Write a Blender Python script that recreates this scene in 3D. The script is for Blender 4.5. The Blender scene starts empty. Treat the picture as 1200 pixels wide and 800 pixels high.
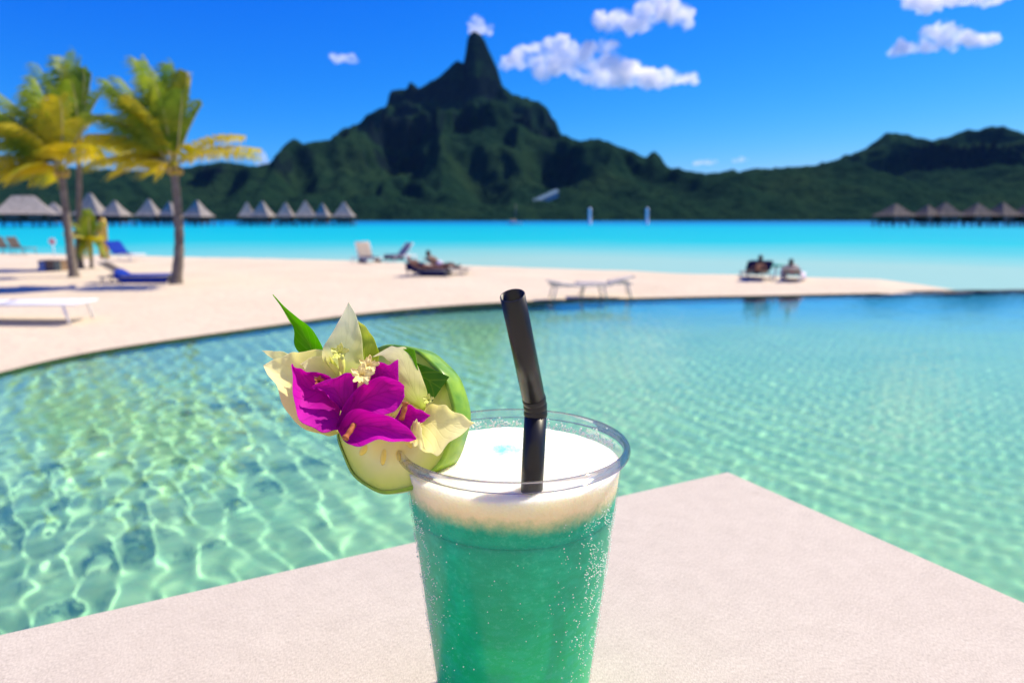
import bpy, bmesh, math, random
import numpy as np
from mathutils import Vector, Matrix, noise as mn
R = math.radians
sc = bpy.context.scene
C = sc.collection

# ------------------------------------------------------------------ camera
CZ = 2.0                      # camera height above the pool water (z = 0)
PITCH = R(10.13)
cam = bpy.data.cameras.new('camera'); cam.lens = 24; cam.sensor_width = 36
cam.clip_start = 0.02; cam.clip_end = 60000
cam.dof.use_dof = True; cam.dof.focus_distance = 0.262; cam.dof.aperture_fstop = 11.5
co = bpy.data.objects.new('camera', cam); C.objects.link(co)
co.location = (0, 0, CZ); co.rotation_euler = (math.pi / 2 - PITCH, 0, 0)
sc.camera = co

# ------------------------------------------------------------------ sky and sun
EL, AZ = R(52), R(29)         # sun elevation; azimuth measured from +X (right) towards +Y (ahead)
SUN = Vector((math.cos(EL) * math.cos(AZ), math.cos(EL) * math.sin(AZ), math.sin(EL)))
w = bpy.data.worlds.new('World'); sc.world = w; w.use_nodes = True
nt = w.node_tree; nt.nodes.clear()
sky = nt.nodes.new('ShaderNodeTexSky'); sky.sky_type = 'NISHITA'; sky.sun_disc = False
sky.sun_elevation = EL; sky.sun_rotation = math.pi / 2 - AZ
sky.air_density = 1.0; sky.dust_density = 0.2; sky.ozone_density = 3.0; sky.altitude = 0
# grade the whole sky evenly towards the deep tropical blue of the photograph
sep = nt.nodes.new('ShaderNodeSeparateColor'); comb = nt.nodes.new('ShaderNodeCombineColor')
nt.links.new(sky.outputs[0], sep.inputs[0])
for ch, (cap, gam, k) in enumerate(((8.0, 3.3, 0.0053), (10.0, 1.4, 0.262), (9.0, 0.4, 3.4))):
    m1 = nt.nodes.new('ShaderNodeMath'); m1.operation = 'MINIMUM'; m1.inputs[1].default_value = cap
    m2 = nt.nodes.new('ShaderNodeMath'); m2.operation = 'POWER'; m2.inputs[1].default_value = gam
    m3 = nt.nodes.new('ShaderNodeMath'); m3.operation = 'MULTIPLY'; m3.inputs[1].default_value = k
    nt.links.new(sep.outputs[ch], m1.inputs[0]); nt.links.new(m1.outputs[0], m2.inputs[0]); nt.links.new(m2.outputs[0], m3.inputs[0]); nt.links.new(m3.outputs[0], comb.inputs[ch])
bg = nt.nodes.new('ShaderNodeBackground'); bg.inputs['Strength'].default_value = 0.1
wo = nt.nodes.new('ShaderNodeOutputWorld')
nt.links.new(comb.outputs[0], bg.inputs[0]); nt.links.new(bg.outputs[0], wo.inputs[0])
sl = bpy.data.lights.new('sun', 'SUN'); sl.energy = 5.0; sl.angle = R(0.53); sl.color = (1, 0.88, 0.66)
so = bpy.data.objects.new('sun', sl); C.objects.link(so)
so.rotation_euler = SUN.to_track_quat('Z', 'Y').to_euler(); so.location = (0, 0, 30)
sl.cycles.is_caustics_light = True
vs = sc.view_settings
vs.view_transform = 'Standard'; vs.look = 'None'; vs.gamma = 1; vs.exposure = 0.5
cy = sc.cycles
cy.use_denoising = True
cy.max_bounces = 14; cy.diffuse_bounces = 4; cy.glossy_bounces = 4; cy.transmission_bounces = 8
cy.transparent_max_bounces = 16; cy.volume_bounces = 12
cy.sample_clamp_indirect = 6

# ------------------------------------------------------------------ layout helpers
cp, sp = math.cos(PITCH), math.sin(PITCH)
def ray(px, py):
    x, u = px - 600.0, 400.0 - py
    return Vector((x, 800 * cp + u * sp, -800 * sp + u * cp))
def PZ(px, py, z=0.0):
    d = ray(px, py); return Vector((0, 0, CZ)) + d * ((z - CZ) / d.z)
def PY(px, py, Y):
    d = ray(px, py); return Vector((0, 0, CZ)) + d * (Y / d.y)

# ------------------------------------------------------------------ mesh helpers
class MB:
    def __init__(s): s.v = []; s.f = []
    def add(s, vs, fs):
        o = len(s.v); s.v += [tuple(p) for p in vs]; s.f += [tuple(i + o for i in f) for f in fs]; return s
    def box(s, c, d, rot=None):
        h = [x / 2 for x in d]; vs = []
        for z in (-1, 1):
            for x, y in ((-1, -1), (1, -1), (1, 1), (-1, 1)):
                p = Vector((x * h[0], y * h[1], z * h[2]))
                if rot is not None: p = rot @ p
                vs.append(p + Vector(c))
        return s.add(vs, [(0, 3, 2, 1), (4, 5, 6, 7), (0, 1, 5, 4), (1, 2, 6, 5), (2, 3, 7, 6), (3, 0, 4, 7)])
    def tube(s, pts, rad, n=10, cap=True):
        pts = [Vector(p) for p in pts]; m = len(pts)
        rad = rad if isinstance(rad, (list, tuple)) else [rad] * m
        vs = []; fs = []; ref = None
        for i, p in enumerate(pts):
            t = (pts[min(i + 1, m - 1)] - pts[max(i - 1, 0)]).normalized()
            if ref is None:
                ref = t.orthogonal().normalized()
            ref = (ref - t * ref.dot(t)).normalized(); b = t.cross(ref)
            for k in range(n):
                a = 2 * math.pi * k / n
                vs.append(p + (ref * math.cos(a) + b * math.sin(a)) * rad[i])
        for i in range(m - 1):
            for k in range(n):
                k2 = (k + 1) % n
                fs.append((i * n + k, i * n + k2, (i + 1) * n + k2, (i + 1) * n + k))
        if cap: fs += [tuple(range(n - 1, -1, -1)), tuple(range((m - 1) * n, m * n))]
        return s.add(vs, fs)
    def lathe(s, prof, n=64, close=False):
        vs = []; fs = []; m = len(prof)
        for r, z in prof:
            for k in range(n):
                a = 2 * math.pi * k / n; vs.append((r * math.cos(a), r * math.sin(a), z))
        for i in range(m if close else m - 1):
            j = (i + 1) % m
            for k in range(n):
                k2 = (k + 1) % n; fs.append((i * n + k, i * n + k2, j * n + k2, j * n + k))
        return s.add(vs, fs)
    def ball(s, c, r, seg=10, rings=7):
        r = (r, r, r) if not isinstance(r, (list, tuple)) else r
        vs = [(c[0], c[1], c[2] + r[2])]; fs = []
        for i in range(1, rings):
            a = math.pi * i / rings
            for k in range(seg):
                b = 2 * math.pi * k / seg
                vs.append((c[0] + r[0] * math.sin(a) * math.cos(b), c[1] + r[1] * math.sin(a) * math.sin(b), c[2] + r[2] * math.cos(a)))
        vs.append((c[0], c[1], c[2] - r[2])); L = len(vs) - 1
        for k in range(seg): fs.append((0, 1 + k, 1 + (k + 1) % seg))
        for i in range(rings - 2):
            for k in range(seg):
                a = 1 + i * seg; b = a + seg; k2 = (k + 1) % seg
                fs.append((a + k, b + k, b + k2, a + k2))
        a = 1 + (rings - 2) * seg
        for k in range(seg): fs.append((L, a + (k + 1) % seg, a + k))
        return s.add(vs, fs)
    def grid(s, rows):
        n = len(rows[0]); m = len(rows); vs = [p for r in rows for p in r]
        return s.add(vs, [(i * n + k, i * n + k + 1, (i + 1) * n + k + 1, (i + 1) * n + k) for i in range(m - 1) for k in range(n - 1)])
    def mesh(s, name, smooth=True):
        me = bpy.data.meshes.new(name); me.from_pydata(s.v, [], s.f); me.update()
        if smooth: me.polygons.foreach_set('use_smooth', [True] * len(me.polygons))
        return me
    def build(s, name, mat=None, parent=None, smooth=True, loc=None):
        return obj(name, s.mesh(name, smooth), mat, parent, loc)
def obj(name, me, mat=None, parent=None, loc=None):
    o = bpy.data.objects.new(name, me); C.objects.link(o)
    if mat: me.materials.append(mat)
    if parent: o.parent = parent
    if loc is not None: o.location = loc
    return o
def npmesh(name, V, F, smooth=True):
    me = bpy.data.meshes.new(name); V = np.asarray(V, np.float32); F = np.asarray(F, np.int32); k = F.shape[1]
    me.vertices.add(len(V)); me.vertices.foreach_set('co', V.ravel())
    me.loops.add(F.size); me.loops.foreach_set('vertex_index', F.ravel())
    me.polygons.add(len(F)); me.polygons.foreach_set('loop_start', np.arange(0, F.size, k, dtype=np.int32))
    me.update(calc_edges=True); me.validate()
    if smooth: me.polygons.foreach_set('use_smooth', np.ones(len(me.polygons), bool))
    return me
def gridfaces(m, n):
    i, k = np.meshgrid(np.arange(m - 1), np.arange(n - 1), indexing='ij'); a = (i * n + k).ravel()
    return np.stack([a, a + 1, a + n + 1, a + n], 1)
def tag(o, label=None, cat=None, group=None, kind=None):
    if label: o['label'] = label
    if cat: o['category'] = cat
    if group: o['group'] = group
    if kind: o['kind'] = kind
    return o
def thing(name, label, cat, loc=(0, 0, 0), rz=0.0, group=None):
    o = bpy.data.objects.new(name, None); C.objects.link(o); o.empty_display_size = 0.1
    o.location = loc; o.rotation_euler = (0, 0, rz); return tag(o, label, cat, group)
def copy_tree(o, parent=None):
    c = o.copy(); C.objects.link(c); c.parent = parent
    for ch in list(o.children): copy_tree(ch, c)
    return c

# ------------------------------------------------------------------ material helpers
class NT:
    def __init__(s, name):
        s.m = bpy.data.materials.new(name); s.m.use_nodes = True; s.t = s.m.node_tree; s.t.nodes.clear()
        s.out = s.n('ShaderNodeOutputMaterial')
    def n(s, typ, **kw):
        x = s.t.nodes.new(typ)
        for k, v in kw.items():
            if hasattr(x, k): setattr(x, k, v)
            else: x.inputs[k].default_value = v
        return x
    def l(s, a, b): s.t.links.new(a, b)
    def coord(s, kind='Object', scale=(1, 1, 1)):
        tc = s.n('ShaderNodeTexCoord'); mp = s.n('ShaderNodeMapping'); mp.inputs['Scale'].default_value = scale
        s.l(tc.outputs[kind], mp.inputs[0]); return mp.outputs[0]
    def noise(s, vec, scale, detail=4, rough=0.55, dist=0.0):
        x = s.n('ShaderNodeTexNoise'); x.inputs['Scale'].default_value = scale; x.inputs['Detail'].default_value = detail
        x.inputs['Roughness'].default_value = rough; x.inputs['Distortion'].default_value = dist
        s.l(vec, x.inputs['Vector']); return x.outputs['Fac']
    def ramp(s, fac, stops):
        r = s.n('ShaderNodeValToRGB'); e = r.color_ramp.elements
        while len(e) < len(stops): e.new(0.5)
        for i, (p, c) in enumerate(stops):
            e[i].position = p; e[i].color = tuple(c) + (1,) if len(c) == 3 else c
        s.l(fac, r.inputs[0]); return r.outputs[0]
    def math(s, op, a, b=None, c=None):
        x = s.n('ShaderNodeMath', operation=op)
        for i, v in enumerate((a, b, c)):
            if v is None: continue
            if isinstance(v, (int, float)): x.inputs[i].default_value = v
            else: s.l(v, x.inputs[i])
        return x.outputs[0]
    def mix(s, fac, a, b, mode='MIX'):
        x = s.n('ShaderNodeMix', data_type='RGBA', blend_type=mode)
        for k, v in (('Factor', fac), ('A', a), ('B', b)):
            if isinstance(v, (int, float)): x.inputs[k].default_value = v
            elif isinstance(v, tuple): x.inputs[k].default_value = v + (1,) if len(v) == 3 else v
            else: s.l(v, x.inputs[k])
        return x.outputs['Result']
    def bump(s, h, strength, dist):
        b = s.n('ShaderNodeBump'); b.inputs['Strength'].default_value = strength; b.inputs['Distance'].default_value = dist
        s.l(h, b.inputs['Height']); return b.outputs[0]
    def pbr(s, color, rough=0.5, spec=0.5, normal=None, **kw):
        p = s.n('ShaderNodeBsdfPrincipled')
        if isinstance(color, tuple): p.inputs['Base Color'].default_value = color + (1,)
        else: s.l(color, p.inputs['Base Color'])
        if isinstance(rough, (int, float)): p.inputs['Roughness'].default_value = rough
        else: s.l(rough, p.inputs['Roughness'])
        p.inputs['Specular IOR Level'].default_value = spec
        if normal: s.l(normal, p.inputs['Normal'])
        for k, v in kw.items(): p.inputs[k.replace('_', ' ')].default_value = v
        return p.outputs[0]
    def surf(s, sh): s.l(sh, s.out.inputs['Surface']); return s.m
def simple(name, c1, c2, scale, rough=0.6, spec=0.4, bump=0.0, bdist=0.01, detail=5, coord='Object', stretch=(1, 1, 1)):
    t = NT(name); v = t.coord(coord, stretch); f = t.noise(v, scale, detail)
    col = t.ramp(f, [(0.3, c1), (0.7, c2)])
    nrm = t.bump(f, bump, bdist) if bump else None
    return t.surf(t.pbr(col, rough, spec, nrm))

M = {}
def build_materials():
    # sand
    t = NT('sand'); v = t.coord('Object')
    big = t.noise(v, 0.35, 4); fine = t.noise(v, 9, 6, 0.7); foot = t.noise(v, 2.6, 3, 0.5, 0.6)
    col = t.mix(0.35, t.ramp(big, [(0.3, (0.56, 0.465, 0.335)), (0.7, (0.65, 0.555, 0.415))]), t.ramp(fine, [(0.25, (0.46, 0.38, 0.27)), (0.6, (0.67, 0.58, 0.44))]))
    h = t.math('ADD', t.math('MULTIPLY', foot, 0.05), t.math('MULTIPLY', fine, 0.012))
    M['sand'] = t.surf(t.pbr(col, 0.95, 0.15, t.bump(h, 0.8, 1.0)))
    # lagoon: pale shallows over sand, then cyan, then the blue channel
    t = NT('lagoon_water'); v = t.coord('Object')
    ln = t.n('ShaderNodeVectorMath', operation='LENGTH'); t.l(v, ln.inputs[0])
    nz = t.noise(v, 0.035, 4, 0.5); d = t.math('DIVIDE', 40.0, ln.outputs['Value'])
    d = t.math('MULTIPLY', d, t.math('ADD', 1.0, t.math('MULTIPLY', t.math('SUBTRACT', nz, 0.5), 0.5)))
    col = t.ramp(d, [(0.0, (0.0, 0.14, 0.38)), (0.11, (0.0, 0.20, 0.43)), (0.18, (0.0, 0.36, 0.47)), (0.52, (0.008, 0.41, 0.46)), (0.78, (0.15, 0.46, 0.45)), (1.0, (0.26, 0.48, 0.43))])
    wv = t.noise(t.coord('Object', (0.5, 1.6, 1)), 2.2, 4, 0.6)
    nrm = t.bump(wv, 0.5, 0.1)
    df = t.n('ShaderNodeBsdfDiffuse'); t.l(col, df.inputs[0]); t.l(nrm, df.inputs['Normal'])
    gl = t.n('ShaderNodeBsdfGlossy'); gl.inputs['Roughness'].default_value = 0.25; t.l(nrm, gl.inputs['Normal'])
    mx = t.n('ShaderNodeMixShader'); mx.inputs[0].default_value = 0.10
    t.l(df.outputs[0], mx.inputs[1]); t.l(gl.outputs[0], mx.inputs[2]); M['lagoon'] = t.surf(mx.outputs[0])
    # pool water
    t = NT('pool_water'); M['pool_water'] = t.surf(t.pbr((0.93, 1.0, 0.97), 0.0, 0.5, None, IOR=1.33, Transmission_Weight=1.0))
    # pool floor plaster, blending to blue towards the far right
    t = NT('pool_plaster'); v = t.coord('Object')
    a = t.noise(v, 1.1, 5); b = t.noise(v, 14, 5, 0.7)
    col = t.mix(0.4, t.ramp(a, [(0.3, (0.22, 0.52, 0.33)), (0.7, (0.34, 0.62, 0.37))]), t.ramp(b, [(0.3, (0.17, 0.49, 0.33)), (0.7, (0.46, 0.65, 0.37))]))
    sx = t.n('ShaderNodeSeparateXYZ'); t.l(v, sx.inputs[0])
    far = t.math('ADD', t.math('ADD', sx.outputs[1], t.math('MULTIPLY', sx.outputs[0], 0.12)), t.math('MULTIPLY', t.math('SUBTRACT', a, 0.5), 5.0))
    fr = t.n('ShaderNodeMapRange'); t.l(far, fr.inputs[0]); fr.inputs[1].default_value = 13.5; fr.inputs[2].default_value = 18.5
    col = t.mix(fr.outputs[0], col, (0.03, 0.36, 0.60))
    M['plaster'] = t.surf(t.pbr(col, 0.8, 0.2))
    M['coping'] = simple('wet_stone', (0.10, 0.085, 0.06), (0.22, 0.20, 0.16), 3, 0.8, 0.3, 0.5, 0.02)
    M['deck'] = simple('deck_timber', (0.46, 0.40, 0.33), (0.58, 0.51, 0.42), 3, 0.7, 0.3, 0.3, 0.004, 6, 'Object', (1, 14, 1))
    M['render_wall'] = simple('cream_wall', (0.78, 0.69, 0.52), (0.84, 0.76, 0.60), 2, 0.9, 0.2, 0.3, 0.01)
    M['stone'] = simple('terrace_stone', (0.35, 0.32, 0.28), (0.48, 0.45, 0.40), 4, 0.85, 0.3, 0.4, 0.01)
    # forest on the hills
    t = NT('forest'); v = t.coord('Object')
    big = t.noise(v, 0.0045, 5, 0.6); cl = t.noise(v, 0.035, 6, 0.7)
    green = t.mix(0.5, t.ramp(big, [(0.3, (0.005, 0.021, 0.014)), (0.5, (0.010, 0.038, 0.021)), (0.72, (0.032, 0.068, 0.026))]), t.ramp(cl, [(0.3, (0.003, 0.013, 0.010)), (0.65, (0.022, 0.050, 0.024))]))
    rock = t.ramp(cl, [(0.3, (0.004, 0.010, 0.016)), (0.7, (0.010, 0.018, 0.024))])
    ge = t.n('ShaderNodeNewGeometry'); sz = t.n('ShaderNodeSeparateXYZ'); t.l(ge.outputs['True Normal'], sz.inputs[0])
    mr = t.n('ShaderNodeMapRange'); t.l(sz.outputs[2], mr.inputs[0]); mr.inputs[1].default_value = 0.45; mr.inputs[2].default_value = 0.25
    col = t.mix(mr.outputs[0], green, rock)
    M['forest'] = t.surf(t.pbr(col, 1.0, 0.0, t.bump(cl, 1.0, 22.0)))
    # palm
    def leafy(name, c1, c2, tip, trans):
        t = NT(name); v = t.coord('Object'); f = t.noise(v, 1.3, 4); g = t.noise(v, 20, 2)
        col = t.mix(t.math('MULTIPLY', g, 0.5), t.ramp(f, [(0.32, c1), (0.52, c2), (0.72, tip)]), c2)
        tr = t.n('ShaderNodeBsdfTranslucent'); t.l(col, tr.inputs[0]); mx = t.n('ShaderNodeMixShader'); mx.inputs[0].default_value = trans
        t.l(t.pbr(col, 0.45, 0.4), mx.inputs[1]); t.l(tr.outputs[0], mx.inputs[2]); return t.surf(mx.outputs[0])
    M['frond'] = leafy('palm_frond_green', (0.07, 0.20, 0.013), (0.27, 0.38, 0.018), (0.60, 0.56, 0.02), 0.5)
    M['frond_yellow'] = leafy('palm_frond_yellow', (0.28, 0.34, 0.011), (0.62, 0.53, 0.011), (0.80, 0.64, 0.02), 0.5)
    M['rachis'] = simple('frond_midrib', (0.45, 0.38, 0.12), (0.60, 0.52, 0.25), 5)
    t = NT('palm_bark'); v = t.coord('Object'); wv = t.n('ShaderNodeTexWave', wave_type='BANDS', bands_direction='Z'); wv.inputs['Scale'].default_value = 4.5
    wv.inputs['Distortion'].default_value = 2.0; t.l(v, wv.inputs[0]); f = t.noise(v, 6, 5)
    col = t.mix(t.math('MULTIPLY', wv.outputs['Fac'], 0.5), t.ramp(f, [(0.3, (0.16, 0.13, 0.10)), (0.7, (0.34, 0.29, 0.24))]), (0.12, 0.10, 0.08))
    M['bark'] = t.surf(t.pbr(col, 0.9, 0.2, t.bump(wv.outputs['Fac'], 0.7, 0.03)))
    M['coconut'] = simple('coconut_husk', (0.30, 0.20, 0.04), (0.45, 0.32, 0.08), 6)
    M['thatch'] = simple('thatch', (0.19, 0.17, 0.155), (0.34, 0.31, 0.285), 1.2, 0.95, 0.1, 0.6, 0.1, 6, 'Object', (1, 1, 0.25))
    M['shade_thatch'] = simple('shade_toned_thatch', (0.07, 0.06, 0.055), (0.15, 0.13, 0.115), 1.2, 0.95, 0.1, 0.6, 0.1, 6, 'Object', (1, 1, 0.25))  # darker thatch copy: shade of roofs facing away from the sun, put into colour
    M['hut_wall'] = simple('hut_timber', (0.05, 0.035, 0.025), (0.10, 0.07, 0.05), 2, 0.8)
    M['hut_pane'] = simple('dark_glass', (0.02, 0.03, 0.04), (0.04, 0.05, 0.06), 2, 0.15, 0.6)
    M['pale_panel'] = simple('pale_panel', (0.45, 0.47, 0.45), (0.60, 0.60, 0.56), 2, 0.6)
    M['pale_roof'] = simple('blue_grey_roof', (0.14, 0.24, 0.26), (0.20, 0.32, 0.34), 0.3, 0.6)
    M['white_frame'] = simple('white_powder_coat', (0.70, 0.70, 0.70), (0.80, 0.79, 0.78), 3, 0.4)
    M['white_sling'] = simple('white_sling_fabric', (0.62, 0.62, 0.64), (0.74, 0.74, 0.76), 40, 0.8, 0.2)
    M['sand_sling'] = simple('cream_sling_fabric', (0.50, 0.45, 0.40), (0.58, 0.53, 0.47), 40, 0.8, 0.2)
    M['sand_frame'] = simple('cream_powder_coat', (0.46, 0.42, 0.37), (0.55, 0.50, 0.44), 6, 0.5)
    M['tan_sling'] = simple('tan_sling_fabric', (0.42, 0.35, 0.26), (0.52, 0.44, 0.34), 40, 0.8, 0.2)
    M['blue_towel'] = simple('blue_towel', (0.006, 0.02, 0.22), (0.02, 0.06, 0.38), 14, 0.95, 0.1, 0.5, 0.01)
    M['navy_towel'] = simple('navy_towel', (0.006, 0.008, 0.05), (0.015, 0.02, 0.09), 14, 0.95, 0.1, 0.5, 0.01)
    M['dark_sling'] = simple('dark_sling', (0.04, 0.03, 0.028), (0.09, 0.07, 0.06), 30, 0.8)
    M['grey_metal'] = simple('grey_metal', (0.16, 0.16, 0.16), (0.26, 0.26, 0.25), 8, 0.4)
    M['skin'] = simple('skin', (0.38, 0.19, 0.11), (0.48, 0.26, 0.17), 8, 0.5, 0.4)
    M['skin_tan'] = simple('tanned_skin', (0.17, 0.075, 0.04), (0.24, 0.11, 0.06), 8, 0.5, 0.4)
    M['hair'] = simple('dark_hair', (0.010, 0.008, 0.007), (0.03, 0.02, 0.015), 60, 0.5)
    M['blond'] = simple('pale_hat', (0.70, 0.66, 0.55), (0.80, 0.77, 0.68), 20, 0.8)
    M['pink'] = simple('pink_cloth', (0.75, 0.25, 0.38), (0.85, 0.35, 0.45), 10, 0.9)
    M['pale_pink'] = simple('pale_pink_cloth', (0.72, 0.58, 0.70), (0.80, 0.68, 0.78), 10, 0.9)
    M['green_plastic'] = simple('green_plastic', (0.01, 0.28, 0.17), (0.02, 0.38, 0.24), 10, 0.4)
    M['yellow'] = simple('yellow_lacquer', (0.72, 0.45, 0.04), (0.82, 0.58, 0.08), 2, 0.3)
    M['orange'] = simple('orange_lacquer', (0.55, 0.20, 0.03), (0.65, 0.28, 0.05), 2, 0.3)
    M['red'] = simple('red_paint', (0.60, 0.10, 0.08), (0.70, 0.16, 0.12), 4, 0.5)
    M['wicker'] = simple('brown_wicker', (0.16, 0.10, 0.06), (0.32, 0.22, 0.14), 25, 0.8, 0.2, 0.6, 0.01)
    M['green_panel'] = simple('faded_green_panel', (0.16, 0.20, 0.14), (0.26, 0.30, 0.22), 8, 0.7)
    M['blue_panel'] = simple('blue_panel', (0.03, 0.10, 0.32), (0.06, 0.16, 0.42), 8, 0.6)
    M['white_paint'] = simple('white_paint', (0.74, 0.76, 0.76), (0.82, 0.83, 0.83), 3, 0.5)
    M['hull'] = simple('white_hull', (0.72, 0.72, 0.70), (0.80, 0.80, 0.78), 1, 0.3)
    M['boom_sail'] = simple('orange_sail_cover', (0.55, 0.24, 0.10), (0.65, 0.32, 0.15), 2, 0.8)
    # table
    t = NT('woven_table'); tc = t.n('ShaderNodeTexCoord')
    def rot(sx, sy):
        mp = t.n('ShaderNodeMapping'); mp.inputs['Rotation'].default_value = (0, 0, R(-27)); mp.inputs['Scale'].default_value = (sx, sy, 1)
        mp.vector_type = 'TEXTURE'; mp.inputs['Scale'].default_value = (1 / sx, 1 / sy, 1); t.l(tc.outputs['Object'], mp.inputs[0]); return mp.outputs[0]
    n0 = t.noise(rot(1.0, 0.25), 2000, 2, 0.6); nx = t.noise(rot(0.25, 1.0), 1800, 2, 0.6); n1 = t.noise(tc.outputs['Object'], 70, 5, 0.75); n2 = t.noise(tc.outputs['Object'], 7, 3)
    g = t.math('ADD', t.math('MULTIPLY', n0, 0.65), t.math('MULTIPLY', nx, 0.35))
    col = t.ramp(g, [(0.36, (0.345, 0.31, 0.265)), (0.50, (0.49, 0.442, 0.385)), (0.64, (0.62, 0.57, 0.50))])
    col = t.mix(0.22, col, t.ramp(n1, [(0.3, (0.36, 0.315, 0.265)), (0.7, (0.64, 0.58, 0.50))]))
    col = t.mix(t.math('MULTIPLY', t.ramp(n2, [(0.4, (0, 0, 0)), (0.7, (1, 1, 1))]), 0.18), col, (0.42, 0.36, 0.31))
    M['table'] = t.surf(t.pbr(col, 0.8, 0.2, t.bump(g, 0.3, 0.0003)))
    M['table_leg'] = simple('table_leg', (0.30, 0.28, 0.26), (0.38, 0.36, 0.34), 10, 0.5)
    # clear plastic: mostly see-through with Fresnel gloss
    def clear(name, tint, k, rough):
        t = NT(name); f = t.n('ShaderNodeFresnel'); f.inputs['IOR'].default_value = 1.45
        tr = t.n('ShaderNodeBsdfTransparent'); tr.inputs[0].default_value = tint + (1,)
        gl = t.n('ShaderNodeBsdfGlossy'); gl.inputs['Roughness'].default_value = rough
        mx = t.n('ShaderNodeMixShader'); t.l(t.math('MULTIPLY', f.outputs[0], k), mx.inputs[0]); t.l(tr.outputs[0], mx.inputs[1]); t.l(gl.outputs[0], mx.inputs[2])
        return t.surf(mx.outputs[0])
    M['cup'] = clear('clear_plastic', (0.985, 0.985, 0.985), 0.3, 0.08)
    M['cup_rim'] = clear('clear_plastic_rim', (0.97, 0.975, 0.985), 0.8, 0.05)
    # drink: teal slush shading to green low down
    def slush(t):
        v = t.coord('Object'); sz = t.n('ShaderNodeSeparateXYZ'); t.l(v, sz.inputs[0])
        n0 = t.noise(v, 420, 3, 0.7); n1 = t.noise(t.coord('Object', (1, 1, 2.2)), 130, 4, 0.65)
        h = t.n('ShaderNodeMapRange'); t.l(sz.outputs[2], h.inputs[0]); h.inputs[1].default_value = 0.02; h.inputs[2].default_value = 0.105
        base = t.ramp(h.outputs[0], [(0.0, (0.002, 0.68, 0.23)), (0.5, (0.002, 0.58, 0.26)), (1.0, (0.003, 0.48, 0.31))])
        col = t.mix(t.math('MULTIPLY', t.ramp(n1, [(0.42, (0, 0, 0)), (0.70, (1, 1, 1))]), 0.75), base, (0.02, 0.66, 0.42))
        col = t.mix(t.math('MULTIPLY', t.ramp(n0, [(0.54, (0, 0, 0)), (0.70, (1, 1, 1))]), 0.50), col, (0.11, 0.74, 0.52))
        col = t.mix(t.math('MULTIPLY', t.ramp(t.noise(t.coord('Object', (1, 1, 0.5)), 55, 4, 0.6, 1.0), [(0.40, (1, 1, 1)), (0.60, (0, 0, 0))]), 0.40), col, (0.001, 0.36, 0.21))
        return col
    t = NT('drink'); col = slush(t)
    M['drink'] = t.surf(t.pbr(col, 0.35, 0.3, None, Subsurface_Weight=1.0, Subsurface_Radius=(0.1, 1.0, 0.5), Subsurface_Scale=0.018))
    t = NT('foam'); v = t.coord('Object'); sz = t.n('ShaderNodeSeparateXYZ'); t.l(v, sz.inputs[0])
    n0 = t.noise(v, 260, 4, 0.75); n1 = t.noise(v, 60, 3); vo = t.n('ShaderNodeTexVoronoi'); vo.inputs['Scale'].default_value = 900; t.l(v, vo.inputs['Vector'])
    h = t.math('ADD', sz.outputs[2], t.math('ADD', t.math('MULTIPLY', t.math('SUBTRACT', n0, 0.5), 0.006), t.math('MULTIPLY', t.math('SUBTRACT', n1, 0.5), 0.008)))
    mr = t.n('ShaderNodeMapRange'); t.l(h, mr.inputs[0]); mr.inputs[1].default_value = 0.1015; mr.inputs[2].default_value = 0.1105
    mr.interpolation_type = 'SMOOTHSTEP'
    white = t.mix(t.math('MULTIPLY', n1, 0.25), (0.98, 0.91, 0.76), (0.95, 0.84, 0.62))
    # a dab of blue curacao on the froth
    dv = t.n('ShaderNodeVectorMath', operation='DISTANCE'); t.l(v, dv.inputs[0]); dv.inputs[1].default_value = (-0.004, 0.0035, 0.119)
    db = t.n('ShaderNodeMapRange'); t.l(t.math('ADD', dv.outputs['Value'], t.math('MULTIPLY', t.math('SUBTRACT', n0, 0.5), 0.012)), db.inputs[0]); db.inputs[1].default_value = 0.0115; db.inputs[2].default_value = 0.001
    white = t.mix(t.math('MULTIPLY', db.outputs[0], 0.85), white, (0.12, 0.62, 0.80))
    lo = t.n('ShaderNodeMapRange'); t.l(h, lo.inputs[0]); lo.inputs[1].default_value = 0.1160; lo.inputs[2].default_value = 0.1060
    white = t.mix(lo.outputs[0], white, (0.97, 0.79, 0.43))
    col = t.mix(mr.outputs[0], slush(t), white)
    M['foam'] = t.surf(t.pbr(col, 0.6, 0.3, t.bump(t.math('ADD', n0, vo.outputs['Distance']), 0.5, 0.0006), Subsurface_Weight=1.0, Subsurface_Radius=(1.0, 0.8, 0.55), Subsurface_Scale=0.008))
    M['droplet'] = simple('pale_bubble', (0.60, 0.78, 0.72), (0.85, 0.90, 0.88), 300, 0.15, 0.6)
    t = NT('black_straw'); v = t.coord('Object'); M['straw'] = t.surf(t.pbr((0.010, 0.011, 0.013), 0.34, 0.4))
    M['straw_in'] = simple('straw_inside', (0.006, 0.006, 0.007), (0.010, 0.010, 0.011), 50, 0.5)
    # petals and leaves (uv: u along, v across)
    def petal(name, base, mid, tip, vein, trans, rough=0.5, veinamt=0.35, vfreq=40):
        t = NT(name); tc = t.n('ShaderNodeTexCoord'); su = t.n('ShaderNodeSeparateXYZ'); t.l(tc.outputs['UV'], su.inputs[0])
        n = t.noise(tc.outputs['Object'], 130, 4, 0.6); ab = t.math('ABSOLUTE', t.math('SUBTRACT', su.outputs[1], 0.5))
        uu = t.math('ADD', su.outputs[0], t.math('MULTIPLY', t.math('SUBTRACT', n, 0.5), 0.35))
        col = t.ramp(uu, [(0.0, base), (0.35, mid), (1.0, tip)])
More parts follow.
